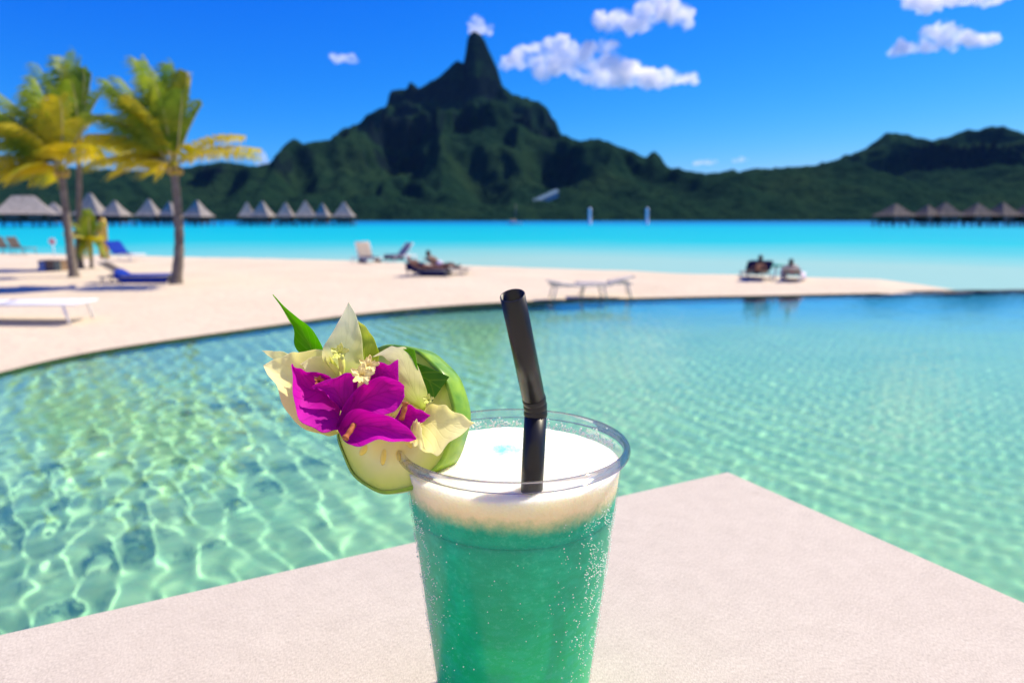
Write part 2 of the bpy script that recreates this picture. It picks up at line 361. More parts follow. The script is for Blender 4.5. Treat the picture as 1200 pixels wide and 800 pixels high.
        s1 = t.math('SINE', t.math('MULTIPLY', t.math('ADD', t.math('SUBTRACT', su.outputs[0], t.math('MULTIPLY', ab, 0.9)), t.math('MULTIPLY', n, 0.05)), float(vfreq)))
        vf = t.math('POWER', t.math('ADD', t.math('MULTIPLY', s1, 0.5), 0.5), 14.0)
        rib = t.math('SUBTRACT', 1.0, t.math('SMOOTH_MIN', t.math('MULTIPLY', ab, 40.0), 1.0, 0.1))
        vm = t.math('MAXIMUM', t.math('MULTIPLY', vf, 0.7), t.math('MAXIMUM', rib, 0.0))
        col = t.mix(t.math('MULTIPLY', vm, veinamt), col, vein)
        nb = t.bump(t.math('ADD', t.math('MULTIPLY', vm, -0.5), n), 0.5, 0.0005)
        tr = t.n('ShaderNodeBsdfTranslucent'); t.l(col, tr.inputs[0]); mx = t.n('ShaderNodeMixShader'); mx.inputs[0].default_value = trans
        t.l(t.pbr(col, rough, 0.2, nb), mx.inputs[1]); t.l(tr.outputs[0], mx.inputs[2]); return t.surf(mx.outputs[0])
    M['magenta'] = petal('magenta_bract', (0.48, 0.004, 0.40), (0.70, 0.007, 0.58), (0.76, 0.018, 0.64), (0.36, 0.003, 0.32), 0.55, 0.65, 0.40)
    M['cream'] = petal('cream_bract', (0.80, 0.84, 0.32), (0.96, 0.93, 0.54), (0.97, 0.94, 0.66), (0.80, 0.80, 0.34), 0.62, 0.7, 0.12)
    M['white_bract'] = petal('white_bract', (0.72, 0.84, 0.16), (0.95, 0.94, 0.58), (0.97, 0.95, 0.78), (0.72, 0.74, 0.38), 0.74, 0.7, 0.10)
    M['lime_bract'] = petal('lime_bract', (0.50, 0.62, 0.05), (0.60, 0.72, 0.08), (0.80, 0.80, 0.30), (0.42, 0.56, 0.05), 0.65, 0.5, 0.3)
    M['leaf'] = petal('green_leaf', (0.20, 0.48, 0.012), (0.24, 0.58, 0.015), (0.27, 0.60, 0.02), (0.46, 0.72, 0.08), 0.62, 0.35, 0.5, 34)
    M['leaf_dark'] = petal('pandan_leaf', (0.05, 0.20, 0.01), (0.08, 0.29, 0.012), (0.10, 0.32, 0.02), (0.30, 0.52, 0.04), 0.5, 0.3, 0.7, 20)
    M['stamen'] = simple('cream_stamen', (0.78, 0.62, 0.22), (0.92, 0.80, 0.40), 400, 0.6)
    M['green_stamen'] = simple('green_floret', (0.58, 0.66, 0.10), (0.80, 0.82, 0.26), 400, 0.6)
    M['rust'] = simple('rust_anther', (0.30, 0.08, 0.03), (0.46, 0.17, 0.05), 500, 0.7, 0.3, 0.5, 0.0004)
    t = NT('cucumber_flesh'); tc = t.n('ShaderNodeTexCoord'); v = tc.outputs['Object']
    sx = t.n('ShaderNodeSeparateXYZ'); t.l(v, sx.inputs[0])
    rr = t.math('SQRT', t.math('ADD', t.math('POWER', sx.outputs[0], 2.0), t.math('POWER', sx.outputs[1], 2.0)))
    n = t.noise(v, 160, 4, 0.6)
    rr = t.math('ADD', t.math('DIVIDE', rr, 0.0305), t.math('MULTIPLY', t.math('SUBTRACT', n, 0.5), 0.10))
    col = t.ramp(rr, [(0.0, (0.80, 0.68, 0.14)), (0.45, (0.84, 0.76, 0.26)), (0.62, (0.80, 0.82, 0.34)), (0.86, (0.58, 0.70, 0.14)), (1.0, (0.22, 0.42, 0.03))])
    M['flesh'] = t.surf(t.pbr(col, 0.3, 0.45, t.bump(n, 0.3, 0.0006), Subsurface_Weight=0.6, Subsurface_Radius=(1, 0.9, 0.4), Subsurface_Scale=0.003))
    M['rind'] = simple('cucumber_rind', (0.05, 0.20, 0.006), (0.27, 0.46, 0.02), 90, 0.3, 0.5, 0.3, 0.0006)
    M['seed'] = simple('yellow_seed', (0.82, 0.64, 0.08), (0.88, 0.74, 0.18), 300, 0.4)
    # clouds
    t = NT('cloud'); pv = t.n('ShaderNodeVolumePrincipled'); pv.inputs['Color'].default_value = (1, 0.985, 0.96, 1)
    v = t.coord('Object'); f = t.noise(v, 0.0085, 4, 0.62, 0.3); f2 = t.math('MAXIMUM', t.math('MULTIPLY', t.math('SUBTRACT', f, 0.40), 0.15), 0.0); t.l(f2, pv.inputs['Density'])
    pv.inputs['Anisotropy'].default_value = 0.2; t.l(pv.outputs[0], t.out.inputs['Volume']); M['cloud'] = t.m
build_materials()

# ================================================================== SETTING
# polar outlines round the terrace: far pool edge and lagoon shoreline
def polar_curve(samples, z, extra_lo, extra_hi):
    th = []; rr = []
    for px, py in samples:
        p = PZ(px, py, z); th.append(math.atan2(p.x, p.y)); rr.append(math.hypot(p.x, p.y))
    th = [e[0] for e in extra_lo] + th + [e[0] for e in extra_hi]; rr = [e[1] for e in extra_lo] + rr + [e[1] for e in extra_hi]
    return np.array(th), np.array(rr)
POOL_S = [(0, 425), (60, 412), (120, 403), (240, 388), (330, 377), (420, 366), (530, 357), (640, 352), (760, 349.5), (900, 347), (1020, 345), (1140, 342), (1200, 338)]
SHORE_S = [(0, 297), (120, 299.5), (240, 302), (400, 306), (570, 314.5), (700, 320.5), (800, 325.5), (920, 331), (1000, 334.5), (1080, 338), (1140, 340.2)]
pth, prr = polar_curve(POOL_S, 0.0, [(R(-85), 9.5), (R(-55), 10.2), (R(-45), 10.6)], [(R(45), 27), (R(55), 31), (R(85), 36)])
LAG = -0.3
sth, srr = polar_curve(SHORE_S, LAG, [(R(-85), 95), (R(-55), 72), (R(-45), 62)], [(R(36.5), 25.2), (R(45), 26.0), (R(85), 30)])
def smoothcurve(th, rr, x):
    y = np.interp(x, th, rr)
    k = np.ones(25) / 25; yp = np.pad(y, 12, 'edge'); return np.convolve(yp, k, 'valid')
def setting():
    # ---- pool
    TH = np.linspace(R(-60), R(60), 560)
    RP = smoothcurve(pth, prr, TH)
    DECK = 1.15
    rin = DECK / np.cos(TH)
    m = 620
    u = np.linspace(0, 1, m)[:, None]
    rr = rin[None, :] + (RP - rin)[None, :] * (0.35 * u + 0.65 * u ** 1.5)
    X = rr * np.sin(TH)[None, :]; Y = rr * np.cos(TH)[None, :]
    rng = np.random.RandomState(4)
    H = np.zeros_like(X)
    # wavelets: crests run away from the terrace, travelling mostly sideways
    for i in range(26):
        lam = 0.13 * (2.6 ** rng.rand()); ang = R(28) + rng.normal(0, R(13)); k = 2 * math.pi / lam
        a = 0.0028 * (lam / 0.3) ** 1.6; ph = rng.rand() * 6.28
        wob = 1.1 * np.sin(1.3 * X * math.cos(ang + 1.2) + 1.1 * Y * math.sin(ang + 1.2) + ph * 2)
        H += a * np.sin(k * (X * math.cos(ang) + Y * math.sin(ang)) + ph + wob)
    patch = 0.75 + 0.35 * np.sin(0.9 * X + 0.4 * Y) * np.sin(0.7 * Y - 0.3 * X + 1)
    calm = 0.17 + 0.53 / (1 + np.exp((X + 0.15 * Y - 0.6) / 0.6)) * np.clip(1.25 - Y / 14, 0.35, 1)
    H *= patch * calm
    # crossing chop grows further out
    for i in range(14):
        lam = 0.10 * (2.2 ** rng.rand()); ang = rng.rand() * 6.28; k = 2 * math.pi / lam
        H += 0.00038 * np.clip((rr - 3.5) / 5, 0.12, 1.0) * np.sin(k * (X * math.cos(ang) + Y * math.sin(ang)) + rng.rand() * 6.28)
    V = np.stack([X, Y, H], -1).reshape(-1, 3)
    o = obj('pool_water', npmesh('pool_water', V, gridfaces(m, len(TH))), M['pool_water']); tag(o, kind='structure')
    o.cycles.is_caustics_caster = True
    # floor
    TH2 = np.linspace(R(-62), R(62), 160); RP2 = smoothcurve(pth, prr, TH2) + 0.05
    u = np.linspace(0, 1, 60)[:, None]; r0 = (DECK - 0.1) / np.cos(TH2)
    r = r0[None] + (RP2 - r0)[None] * u
    X = r * np.sin(TH2)[None]; Y = r * np.cos(TH2)[None]
    Z = -0.62 - 0.05 * np.sin(X * 0.8) * np.sin(Y * 0.6) - 0.35 * np.clip((Y - 9) / 7, 0, 1) + 0.10 * np.clip((-X - 2) / 6, 0, 1)
    o = obj('pool_floor', npmesh('pool_floor', np.stack([X, Y, Z], -1).reshape(-1, 3), gridfaces(60, 160)), M['plaster']); tag(o, kind='structure')
    o.cycles.is_caustics_receiver = True
    # pool rim: low dark wet stone kerb following the far edge
    rows = []
    for dr, z in ((0.0, -1.1), (0.0, 0.018), (0.02, 0.026), (0.06, 0.026), (0.12, -1.1)):
        rj = RP2 - 0.05 + dr + 0.01 * np.sin(TH2 * 90)
        rows.append([(a * math.sin(t_), a * math.cos(t_), z + 0.004 * math.sin(t_ * 130)) for a, t_ in zip(rj, TH2)])
    o = MB().grid(rows).build('pool_edge', M['coping']); tag(o, kind='structure')
    # terrace the table stands on, with a plank deck
    DZ = CZ - 0.2136 - 0.74
    o = MB().box((0, -2.0, (DZ - 0.05 - 1.2) / 2), (16, 6.2, DZ - 0.05 + 1.2)).build('terrace', M['stone'], None, False); tag(o, kind='structure')
    for i in range(44):
        y = 1.12 - 0.07 - i * 0.14
        o2 = MB().box((0, y, DZ - 0.022), (16, 0.132, 0.044)).build('plank', M['deck'], o, False)
    # unseen cream wall, added behind the camera to bounce warm light forward
    o = MB().box((0, -2.9, DZ + 2.1), (14, 0.25, 4.2)).build('bounce_wall', M['render_wall'], None, False); tag(o, kind='structure')
    # ---- sand
    TH3 = np.linspace(R(-84), R(34.2), 500); RA = smoothcurve(pth, prr, TH3) + 0.07; RB = np.maximum(np.interp(TH3, sth, srr), RA + 0.3)
    nn = 140; u = np.linspace(-0.02, 1.0, nn)[:, None]
    wd = RB - RA; ext = RB + np.minimum(5, wd * 0.5 + 0.8)
    r = RA[None] + (ext - RA)[None] * u
    s = (r - RA[None]) / wd[None]
    bank = 0.07 * np.clip(s * 6, 0, 1) + np.minimum(0.14, wd[None] * 0.012) * np.sin(np.clip(s, 0, 1) * math.pi)
    Z = 0.040 + bank - (0.335 + 0.07) * np.clip((s - 0.45) / 0.55, 0, 3) ** 1.6
    X = r * np.sin(TH3)[None]; Y = r * np.cos(TH3)[None]
    tp = np.clip((R(34.2) - TH3) / R(6), 0, 1)[None] ** 0.6; Z = Z * tp + (LAG - 0.03) * (1 - tp)
    Z = Z + 0.018 * np.sin(X * 1.7 + np.sin(Y * 1.1)) * np.sin(Y * 1.3 + X * 0.3) * np.clip(wd[None] / 6, 0, 1) * np.clip(s * 4, 0, 1)
    o = obj('sand_beach', npmesh('sand_beach', np.stack([X, Y, Z], -1).reshape(-1, 3), gridfaces(nn, 500)), M['sand']); tag(o, kind='structure')
    # ---- lagoon
    TH4 = np.linspace(R(-88), R(88), 260); r0 = smoothcurve(pth, prr, TH4) + 0.22
    rows = []
    for u in np.linspace(0, 1, 60):
        r = r0 * (12000.0 / r0) ** u
        rows.append(np.stack([r * np.sin(TH4), r * np.cos(TH4), np.full_like(r, LAG)], -1))
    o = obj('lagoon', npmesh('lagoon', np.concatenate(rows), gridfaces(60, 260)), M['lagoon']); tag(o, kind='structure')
setting()

# ---- mountains
MAIN = [(-260, 222), (-100, 214), (0, 200), (60, 206), (100, 205), (170, 207), (215, 203), (238, 199), (262, 196), (272, 199), (300, 203), (318, 198), (326, 184), (335, 173), (345, 168), (356, 173), (375, 171), (388, 169), (400, 158), (430, 141), (452, 131), (458, 121), (470, 117), (480, 112), (488, 114), (500, 110), (520, 103), (535, 100), (545, 104), (560, 108), (580, 112), (592, 112), (606, 116), (622, 120), (640, 132), (655, 152), (668, 170), (680, 174), (692, 169), (702, 171), (720, 176), (745, 186), (757, 193), (765, 186), (773, 190), (780, 203), (800, 208), (830, 214), (900, 224), (1000, 235), (1500, 250)]
SPIRE = [(452, 135), (457, 113), (466, 110), (478, 107), (480, 100), (486, 104), (490, 108), (500, 103), (520, 91), (530, 80), (537, 76), (544.5, 83), (546, 66), (548, 52), (551.5, 44), (557, 41), (563, 44), (568.5, 53), (576, 70), (583, 88), (589, 107), (600, 113), (610, 122)]
RIGHT = [(600, 250), (700, 238), (760, 222), (800, 213), (830, 212), (880, 206), (940, 203), (975, 195), (1010, 180), (1022, 172), (1032, 163), (1040, 159), (1050, 162), (1080, 163), (1100, 165), (1130, 158), (1155, 155), (1172, 152), (1182, 156), (1200, 161), (1260, 168), (1400, 190), (1600, 225)]
def prof(lst, Yd, x):
    xs = [PY(p, q, Yd).x for p, q in lst]; zs = [PY(p, q, Yd).z for p, q in lst]; return np.interp(x, xs, zs)
def vnoise(X, Y, f, seed):
    rng = np.random.RandomState(seed); n = 64; g = rng.rand(n, n)
    x = X * f; y = Y * f; xi = np.floor(x).astype(int); yi = np.floor(y).astype(int); fx = x - xi; fy = y - yi
    fx = fx * fx * (3 - 2 * fx); fy = fy * fy * (3 - 2 * fy)
    a = g[xi % n, yi % n]; b = g[(xi + 1) % n, yi % n]; c = g[xi % n, (yi + 1) % n]; d = g[(xi + 1) % n, (yi + 1) % n]
    return (a * (1 - fx) + b * fx) * (1 - fy) + (c * (1 - fx) + d * fx) * fy - 0.5
def mountains():
    YM, YR = 2300.0, 1900.0
    xs = np.linspace(-2600, 2900, 860); ys = np.linspace(900, 2900, 330)
    X, Y = np.meshgrid(xs, ys); S = YM / Y
    def fbm(f, seed, o=4):
        return sum(vnoise(X, Y, f * 2 ** i, seed + i) * 0.5 ** i for i in range(o))
    wx = 90 * fbm(0.004, 11, 3); wy = 90 * fbm(0.004, 21, 3)
    # main ridge seen from the terrace: lateral coordinate scaled to the ridge's distance
    xm = X * (0.45 + 0.55 * S) 
    ridge = 1 - np.abs(sum(vnoise(X * 2.2 + Y * 0.35, Y, 0.0030 * 2 ** i, 31 + i) * 0.5 ** i for i in range(4))) * 4.0
    def body(profz, yd, foot, xx, cliff, nz):
        v = np.clip((Y + wy * 0.5 - foot) / (yd - foot), 0, 1.0)
        lo = cliff * v ** 1.15; hi = cliff + (1 - cliff) * np.clip((v - 0.86) / 0.11, 0, 1) ** 0.8
        s = np.where(v < 0.86, lo * (1 / 0.86 ** 1.15), hi); s = np.minimum(s, 1)
        back = np.clip((Y - yd) / 550, 0, 1); s = s * (1 - back ** 1.3)
        g = (ridge - 0.5) * nz * np.sin(np.clip(v, 0, 1) * math.pi) * (1 - back)
        return profz * s + g * np.clip(profz / 260, 0.1, 1.2)
    pm = prof(MAIN, YM, X * (1 - 0.0) + 0 * wx)
    zm = body(pm, YM, 1060 + 160 * vnoise(X, Y, 0.0022, 5), X, 0.60, 150)
    pr = prof(RIGHT, YR, X)
    zr = body(pr, YR, 1080 + 120 * vnoise(X, Y, 0.003, 8), X, 0.74, 110)
    # rock towers rising from the crest
    ps = prof(SPIRE, YM, X); half = 85 + 30 * vnoise(X, Y, 0.02, 3)
    t = np.clip(np.abs(Y - YM) / half, 0, 3)
    inside = (X > PY(452, 100, YM).x) & (X < PY(610, 100, YM).x)
    zs = np.where(inside, ps - np.clip(t - 0.25, 0, 9) ** 1.1 * 230, -50)
    # forward spurs in front of the massif
    spur = np.zeros_like(X)
    for cx, w_, hgt, y0 in ((-1050, 420, 120, 1500), (-420, 260, 150, 1620), (-90, 200, 215, 1700), (230, 260, 185, 1600), (560, 260, 105, 1450), (900, 300, 90, 1400)):
        spur = np.maximum(spur, hgt * np.exp(-((X - cx + wx) / w_) ** 2) * np.exp(-((Y - y0) / 330) ** 2))
    Z = np.maximum(np.maximum(zm, zr), zs); Z = np.maximum(Z, spur * 1.0 + 0.3 * np.minimum(zm, 200) * (spur > 4))
    P_ = 105.0; ph = 2 * math.pi * (Z + 70 * fbm(0.003, 61, 2)) / P_; Z = Z + np.where((Z > 60) & ~(inside & (Z > 420)), 0.80 * P_ / (2 * math.pi) * np.sin(ph), 0) * np.clip((Z - 60) / 60, 0, 1)
    # keep spurs below the skyline seen from the shore
    Xp = X * YM / Y; ins2 = (Xp > PY(452, 100, YM).x) & (Xp < PY(610, 100, YM).x); ang = np.maximum(np.maximum(prof(MAIN, YM, Xp) / YM, prof(RIGHT, YR, X * YR / Y) / YR), np.where(ins2, prof(SPIRE, YM, Xp) / YM, 0)); Z = np.minimum(Z, np.where(Y < YM - 150, 0.97, 1.0) * ang * Y)
    land = np.clip((Y - 1010 - 120 * vnoise(X, Y, 0.003, 9)) / 60, 0, 1)
    rough = 13 * fbm(0.02, 41, 3) + 9 * vnoise(X, Y, 0.085, 50)
    Z = np.where(land > 0, Z + (rough + 9) * land, 0) - 4 + 6 * land - 8 * (1 - land)
    global TER; TER = (xs, ys, Z + LAG)
    V = np.stack([X, Y, Z + LAG], -1).reshape(-1, 3)
    o = obj('mountain', npmesh('mountain', V, gridfaces(len(ys), len(xs))), M['forest']); tag(o, kind='structure')
mountains()

# ---- clouds
def cloud(lobes, label, Yd=5200.0, seed=0, rough=0.5):
    s = Yd / 800.0; rng = random.Random(seed); mb = MB(); xs = [l[0] for l in lobes]; ys = [l[1] for l in lobes]
    c = PY(sum(xs) / len(xs), max(ys), Yd)
    for (px, py, rx, ry) in lobes:
        p = PY(px, py, Yd) - c
        n = 9
        for i in range(n):
            a = rng.random() * 6.28; q = rng.random() ** 0.5
            k = rng.uniform(0.30, 0.6)
            mb.ball((p.x + q * rx * 0.75 * s * math.cos(a), rng.uniform(-0.6, 0.6) * rx * s * 0.5, p.z + q * ry * 0.75 * s * math.sin(a)), (rx * k * s, rx * k * s * 0.8, ry * k * s * 1.2), 12, 8)
    o = mb.build('cloud', M['cloud'], None, True, c); tag(o, label, 'cloud')
    size = max(l[2] for l in lobes) * s
    r_ = o.modifiers.new('r', 'REMESH'); r_.mode = 'VOXEL'; r_.voxel_size = max(9.0, size * 0.045)
    tx = bpy.data.textures.new('cl', 'CLOUDS'); tx.noise_scale = max(28, size * 0.30); tx.noise_depth = 3
    d = o.modifiers.new('d', 'DISPLACE'); d.texture = tx; d.strength = size * 0.42; d.mid_level = 0.55; d.texture_coords = 'GLOBAL'
    return o
def clouds():
    cloud([(610, 74, 26, 12), (640, 68, 26, 20), (660, 62, 16, 16), (690, 78, 28, 20), (710, 60, 14, 12), (730, 88, 34, 15), (765, 92, 34, 11), (800, 94, 22, 7)], 'long ragged white cloud beside the rock spire', seed=1)
    cloud([(712, 26, 16, 13), (740, 20, 24, 16), (770, 12, 26, 18), (795, 22, 18, 12)], 'white cloud above the long ragged cloud', seed=2)
    cloud([(560, 30, 13, 10), (570, 34, 9, 6)], 'small puffy cloud just above the tip of the rock spire', seed=3)
    cloud([(393, 68, 11, 6), (408, 69, 12, 5)], 'tiny wispy cloud above the left mountain slope', seed=4)
    cloud([(1062, 56, 20, 8), (1090, 46, 26, 14), (1115, 42, 26, 14), (1145, 48, 20, 9)], 'oval white cloud floating high above the dark ridge', seed=5)
    cloud([(1075, 0, 26, 6), (1110, 0, 36, 10), (1155, -2, 30, 5)], 'flat white cloud above the oval cloud', seed=6)
    cloud([(820, 191, 9, 3), (832, 190, 9, 3)], 'faint low cloud over the saddle between the mountains', seed=7)
    cloud([(862, 189, 6, 3), (872, 187, 7, 3)], 'faint low cloud next to the dark ridge', seed=8)
    cloud([(306, 186, 7, 12), (312, 194, 8, 7)], 'small bright cloud peeking over the low left hills', seed=9)
clouds()

# ================================================================== TABLE AND DRINK
RIM = CZ - 0.0886; TT = CZ - 0.2136; CUP_Y = 0.268
def table():
    a = PZ(853, 552, TT); b = PZ(0, 742, TT)
    e1 = (b - a).normalized(); e2 = Vector((-e1.y, e1.x, 0))     # square corner; e2 towards the camera's right
    if e2.y > 0: e2 = -e2
    c = a + e1 * 0.45 + e2 * 0.45
    t = thing('table', 'square terrace table with pale woven top under the drink', 'table', (c.x, c.y, TT - 0.74), math.atan2(e2.x, -e2.y))
    bm = bmesh.new(); bmesh.ops.create_cube(bm, size=1)
    bmesh.ops.scale(bm, vec=(0.9, 0.9, 0.022), verts=bm.verts); bmesh.ops.translate(bm, vec=(0, 0, 0.729), verts=bm.verts)
    bmesh.ops.bevel(bm, geom=[e for e in bm.edges], offset=0.0015, segments=2, affect='EDGES')
    me = bpy.data.meshes.new('tabletop'); bm.to_mesh(me); bm.free(); obj('tabletop', me, M['table'], t)
    for sx in (-1, 1):
        for sy in (-1, 1):
            MB().box((sx * 0.38, sy * 0.38, 0.356), (0.05, 0.05, 0.712)).build('leg', M['table_leg'], t, False)
    for sy in (-1, 1): MB().box((0, sy * 0.38, 0.68), (0.70, 0.025, 0.05)).build('apron', M['table_leg'], t, False)
table()

CUPB = (0.0005, CUP_Y, TT + 0.0005)      # base of the cup; local rim height 0.1245
RH = RIM - TT - 0.0005
def wall_r(z): return 0.0316 + (0.0449 - 0.0316) * (z / (RH - 0.003))
def cup():
    t = thing('plastic_cup', 'clear plastic cup with rolled rim holding the turquoise drink', 'cup', CUPB)
    prof_ = [(0.0, 0.004), (0.027, 0.004), (0.0293, 0.0), (0.0311, 0.0), (0.0316, 0.002)] + [(wall_r(z), z) for z in np.linspace(0.004, RH - 0.0045, 24)]
    MB().lathe(prof_, 96).build('wall', M['cup'], t)
    rc, rz = 0.0460, RH - 0.0022
    MB().lathe([(rc + 0.0015 * math.cos(a), rz + 0.0022 * math.sin(a)) for a in np.linspace(0, 2 * math.pi, 14, endpoint=False)], 128, True).build('rim', M['cup_rim'], t)
    zl = RH - 0.0125                      # drink, then froth
    d = thing('cocktail', 'turquoise green frozen drink inside the clear plastic cup', 'drink', (CUPB[0], CUPB[1], CUPB[2]))
    g = 0.0007
    pr = [(0.0, 0.006), (0.0305, 0.006)] + [(wall_r(z) - g, z) for z in np.linspace(0.007, 0.0985, 30)] + [(wall_r(z) - g - 0.0004, z) for z in np.linspace(0.0990, 0.1125, 6)] + [(0.0, 0.1125)]
    MB().lathe(pr, 96).build('liquid', M['drink'], d)
    # froth: bumpy top, slightly domed
    mb = MB(); rows = []; n = 128
    for q_, z in ((0.0, 0.030), (1.0, 0.030), (1.0, 0.060), (1.0, 0.0966)): rows.append([((wall_r(z) - g - 0.0006) * q_ * math.cos(a), (wall_r(z) - g - 0.0006) * q_ * math.sin(a), z) for a in np.linspace(0, 2 * math.pi, n + 1)])
    for z in [0.0970, 0.0975, 0.0980] + list(np.linspace(0.0986, RH - 0.0085, 14)): rows.append([((wall_r(z) - g + 0.00005 * (z < 0.1)) * math.cos(a), (wall_r(z) - g + 0.00005 * (z < 0.1)) * math.sin(a), z) for a in np.linspace(0, 2 * math.pi, n + 1)])
    zt = RH - 0.0085; R0 = wall_r(zt) - g
    for q in np.linspace(0.985, 0.0, 46):
        row = []
        for a in np.linspace(0, 2 * math.pi, n + 1):
            x, y = R0 * q * math.cos(a), R0 * q * math.sin(a)
            b = mn.noise(Vector((x * 160, y * 160, 2))) * 0.0011 + mn.noise(Vector((x * 520, y * 520, 7))) * 0.0005 + mn.noise(Vector((x * 45, y * 45, 4))) * 0.0015
            row.append((x, y, zt + 0.0028 * (1 - q ** 6) + b * (1 - q ** 12)))
        rows.append(row)
    mb.grid(rows).build('foam', M['foam'], d)
    # beads of froth and condensation stuck to the wall
    rng = random.Random(3); mb = MB(); cnt = 0
    def bead(a, z, r, out):
        rr_ = wall_r(z) + (0.0001 if out else -0.0004)
        mb.ball((rr_ * math.cos(a), rr_ * math.sin(a), z), (r, r, r), 5, 4)
    for i in range(2600):
        side = rng.random()
        if side < 0.36: a = rng.gauss(R(208), R(10))
        elif side < 0.94: a = rng.gauss(R(326), R(14))
        else: a = rng.uniform(R(190), R(350))
        z = min(0.107, rng.betavariate(3.2, 1.5) * 0.108)
        if mn.noise(Vector((a * 9, z * 130, 1))) < -0.05: continue
        bead(a, z, rng.uniform(0.00010, 0.00028) * (1.25 if rng.random() < 0.1 else 1), True)
    for i in range(500):
        a = rng.uniform(R(15), R(170)); bead(a, RH - 0.0080 + abs(rng.gauss(0, 0.0016)), rng.uniform(0.0002, 0.0006), False)
    o = mb.build('condensation_bead', M['droplet'], t); tag(o, kind='stuff')
cup()

def straw():
    b = PY(624, 556, 0.2315); j0 = PY(627.5, 488, 0.2350); j1 = PY(625, 464, 0.2335); tip = PY(600.5, 346, 0.2170)
    low = Vector((0.004, 0.262, TT + 0.012))
    rad = 0.00400
    t = thing('drinking_straw', 'black bendy drinking straw standing in the white froth', 'straw', low)
    L = lambda p: Vector(p) - low
    def shell(name, pts, r, n=40):
        o = MB().tube(pts, r, n, False).build(name, M['straw'], t)
        md = o.modifiers.new('s', 'SOLIDIFY'); md.thickness = 0.00035; md.offset = -1; return o
    shell('lower_tube', [L(low), L(b), L(j0)], rad)
    ax = (tip - j1).normalized()
    shell('upper_tube', [L(j1), L(j1 + (tip - j1) * 0.5), L(tip)], rad * 1.02)
    pts = []; rr_ = []; up0 = (j0 - b).normalized(); n = 25
    ctrl = j0 + up0 * ((j1 - j0).length * 0.5)
    for i in range(n):
        s = i / (n - 1); p = j0 * (1 - s) ** 2 + ctrl * 2 * s * (1 - s) + j1 * s * s
        pts.append(L(p)); rr_.append(rad * (1.01 + 0.055 * abs(math.sin(s * math.pi * 3)) ** 0.7))
    MB().tube(pts, rr_, 40, False).build('flex_joint', M['straw'], t)
straw()

# ---- garnish
YF = 0.243
def cat(pts, n):
    P = [Vector(p) for p in pts]
    if len(P) == 2: P = [P[0], (P[0] + P[1]) / 2, P[1]]
    Q = [P[0] * 2 - P[1]] + P + [P[-1] * 2 - P[-2]]; out = []; seg = len(P) - 1
    for i in range(n):
        s = i / (n - 1) * seg; k = min(int(s), seg - 1); f = s - k; p0, p1, p2, p3 = Q[k:k + 4]
        out.append(0.5 * ((2 * p1) + (p2 - p0) * f + (2 * p0 - 5 * p1 + 4 * p2 - p3) * f * f + (3 * p1 - p0 - 3 * p2 + p3) * f ** 3))
    return out
def petal(name, mat, parent, Lc, Mc, Rc, seed=0, crinkle=0.0006, nu=26, nv=19, thick=0.00016):
    # three edge curves from base to tip, (px, py, mm of depth); the surface bends through them
    def cv(c): return cat([PY(p[0], p[1], YF + (p[2] + 0.16 * (478 - p[1])) * 0.001) for p in c], nu)
    A, B, D = cv(Lc), cv(Mc), cv(Rc); V = []; F = []; UV = []
    org = parent.location
    for i in range(nu):
        for k in range(nv):
            v = k / (nv - 1); p = A[i] * ((1 - v) * (1 - 2 * v)) + B[i] * (4 * v * (1 - v)) + D[i] * (v * (2 * v - 1))
            q = p * 130 + Vector((seed * 3.1, 0, 0)); e = min(1, 0.35 + abs(v - 0.5) * 1.6)
            p = p + Vector((mn.noise(q) * 0.5, mn.noise(q + Vector((5, 5, 5))), mn.noise(q + Vector((9, 1, 3))) * 0.6)) * crinkle * e
            p = p + Vector((0, 1, 0.3)) * crinkle * 0.9 * abs(v - 0.5) * 2 * math.sin(i * 0.9 + seed + (3 if v > .5 else 0))
            q3 = p * 420 + Vector((0, seed * 2.3, 0)); p = p + Vector((0, 1, 0.4)) * mn.noise(q3) * crinkle * 0.35
            V.append(p - org); UV.append((i / (nu - 1), v))
    for i in range(nu - 1):
        for k in range(nv - 1): a = i * nv + k; F.append((a, a + 1, a + nv + 1, a + nv))
    me = bpy.data.meshes.new(name); me.from_pydata([tuple(x) for x in V], [], F); me.update()
    uv = me.uv_layers.new(name='UVMap')
    for lp in me.loops: uv.data[lp.index].uv = UV[lp.vertex_index]
    me.polygons.foreach_set('use_smooth', [True] * len(me.polygons))
    o = obj(name, me, mat, parent)
    sd = o.modifiers.new('s', 'SOLIDIFY'); sd.thickness = thick; sd.offset = 0
    ss = o.modifiers.new('ss', 'SUBSURF'); ss.levels = 1; ss.render_levels = 1
    return o
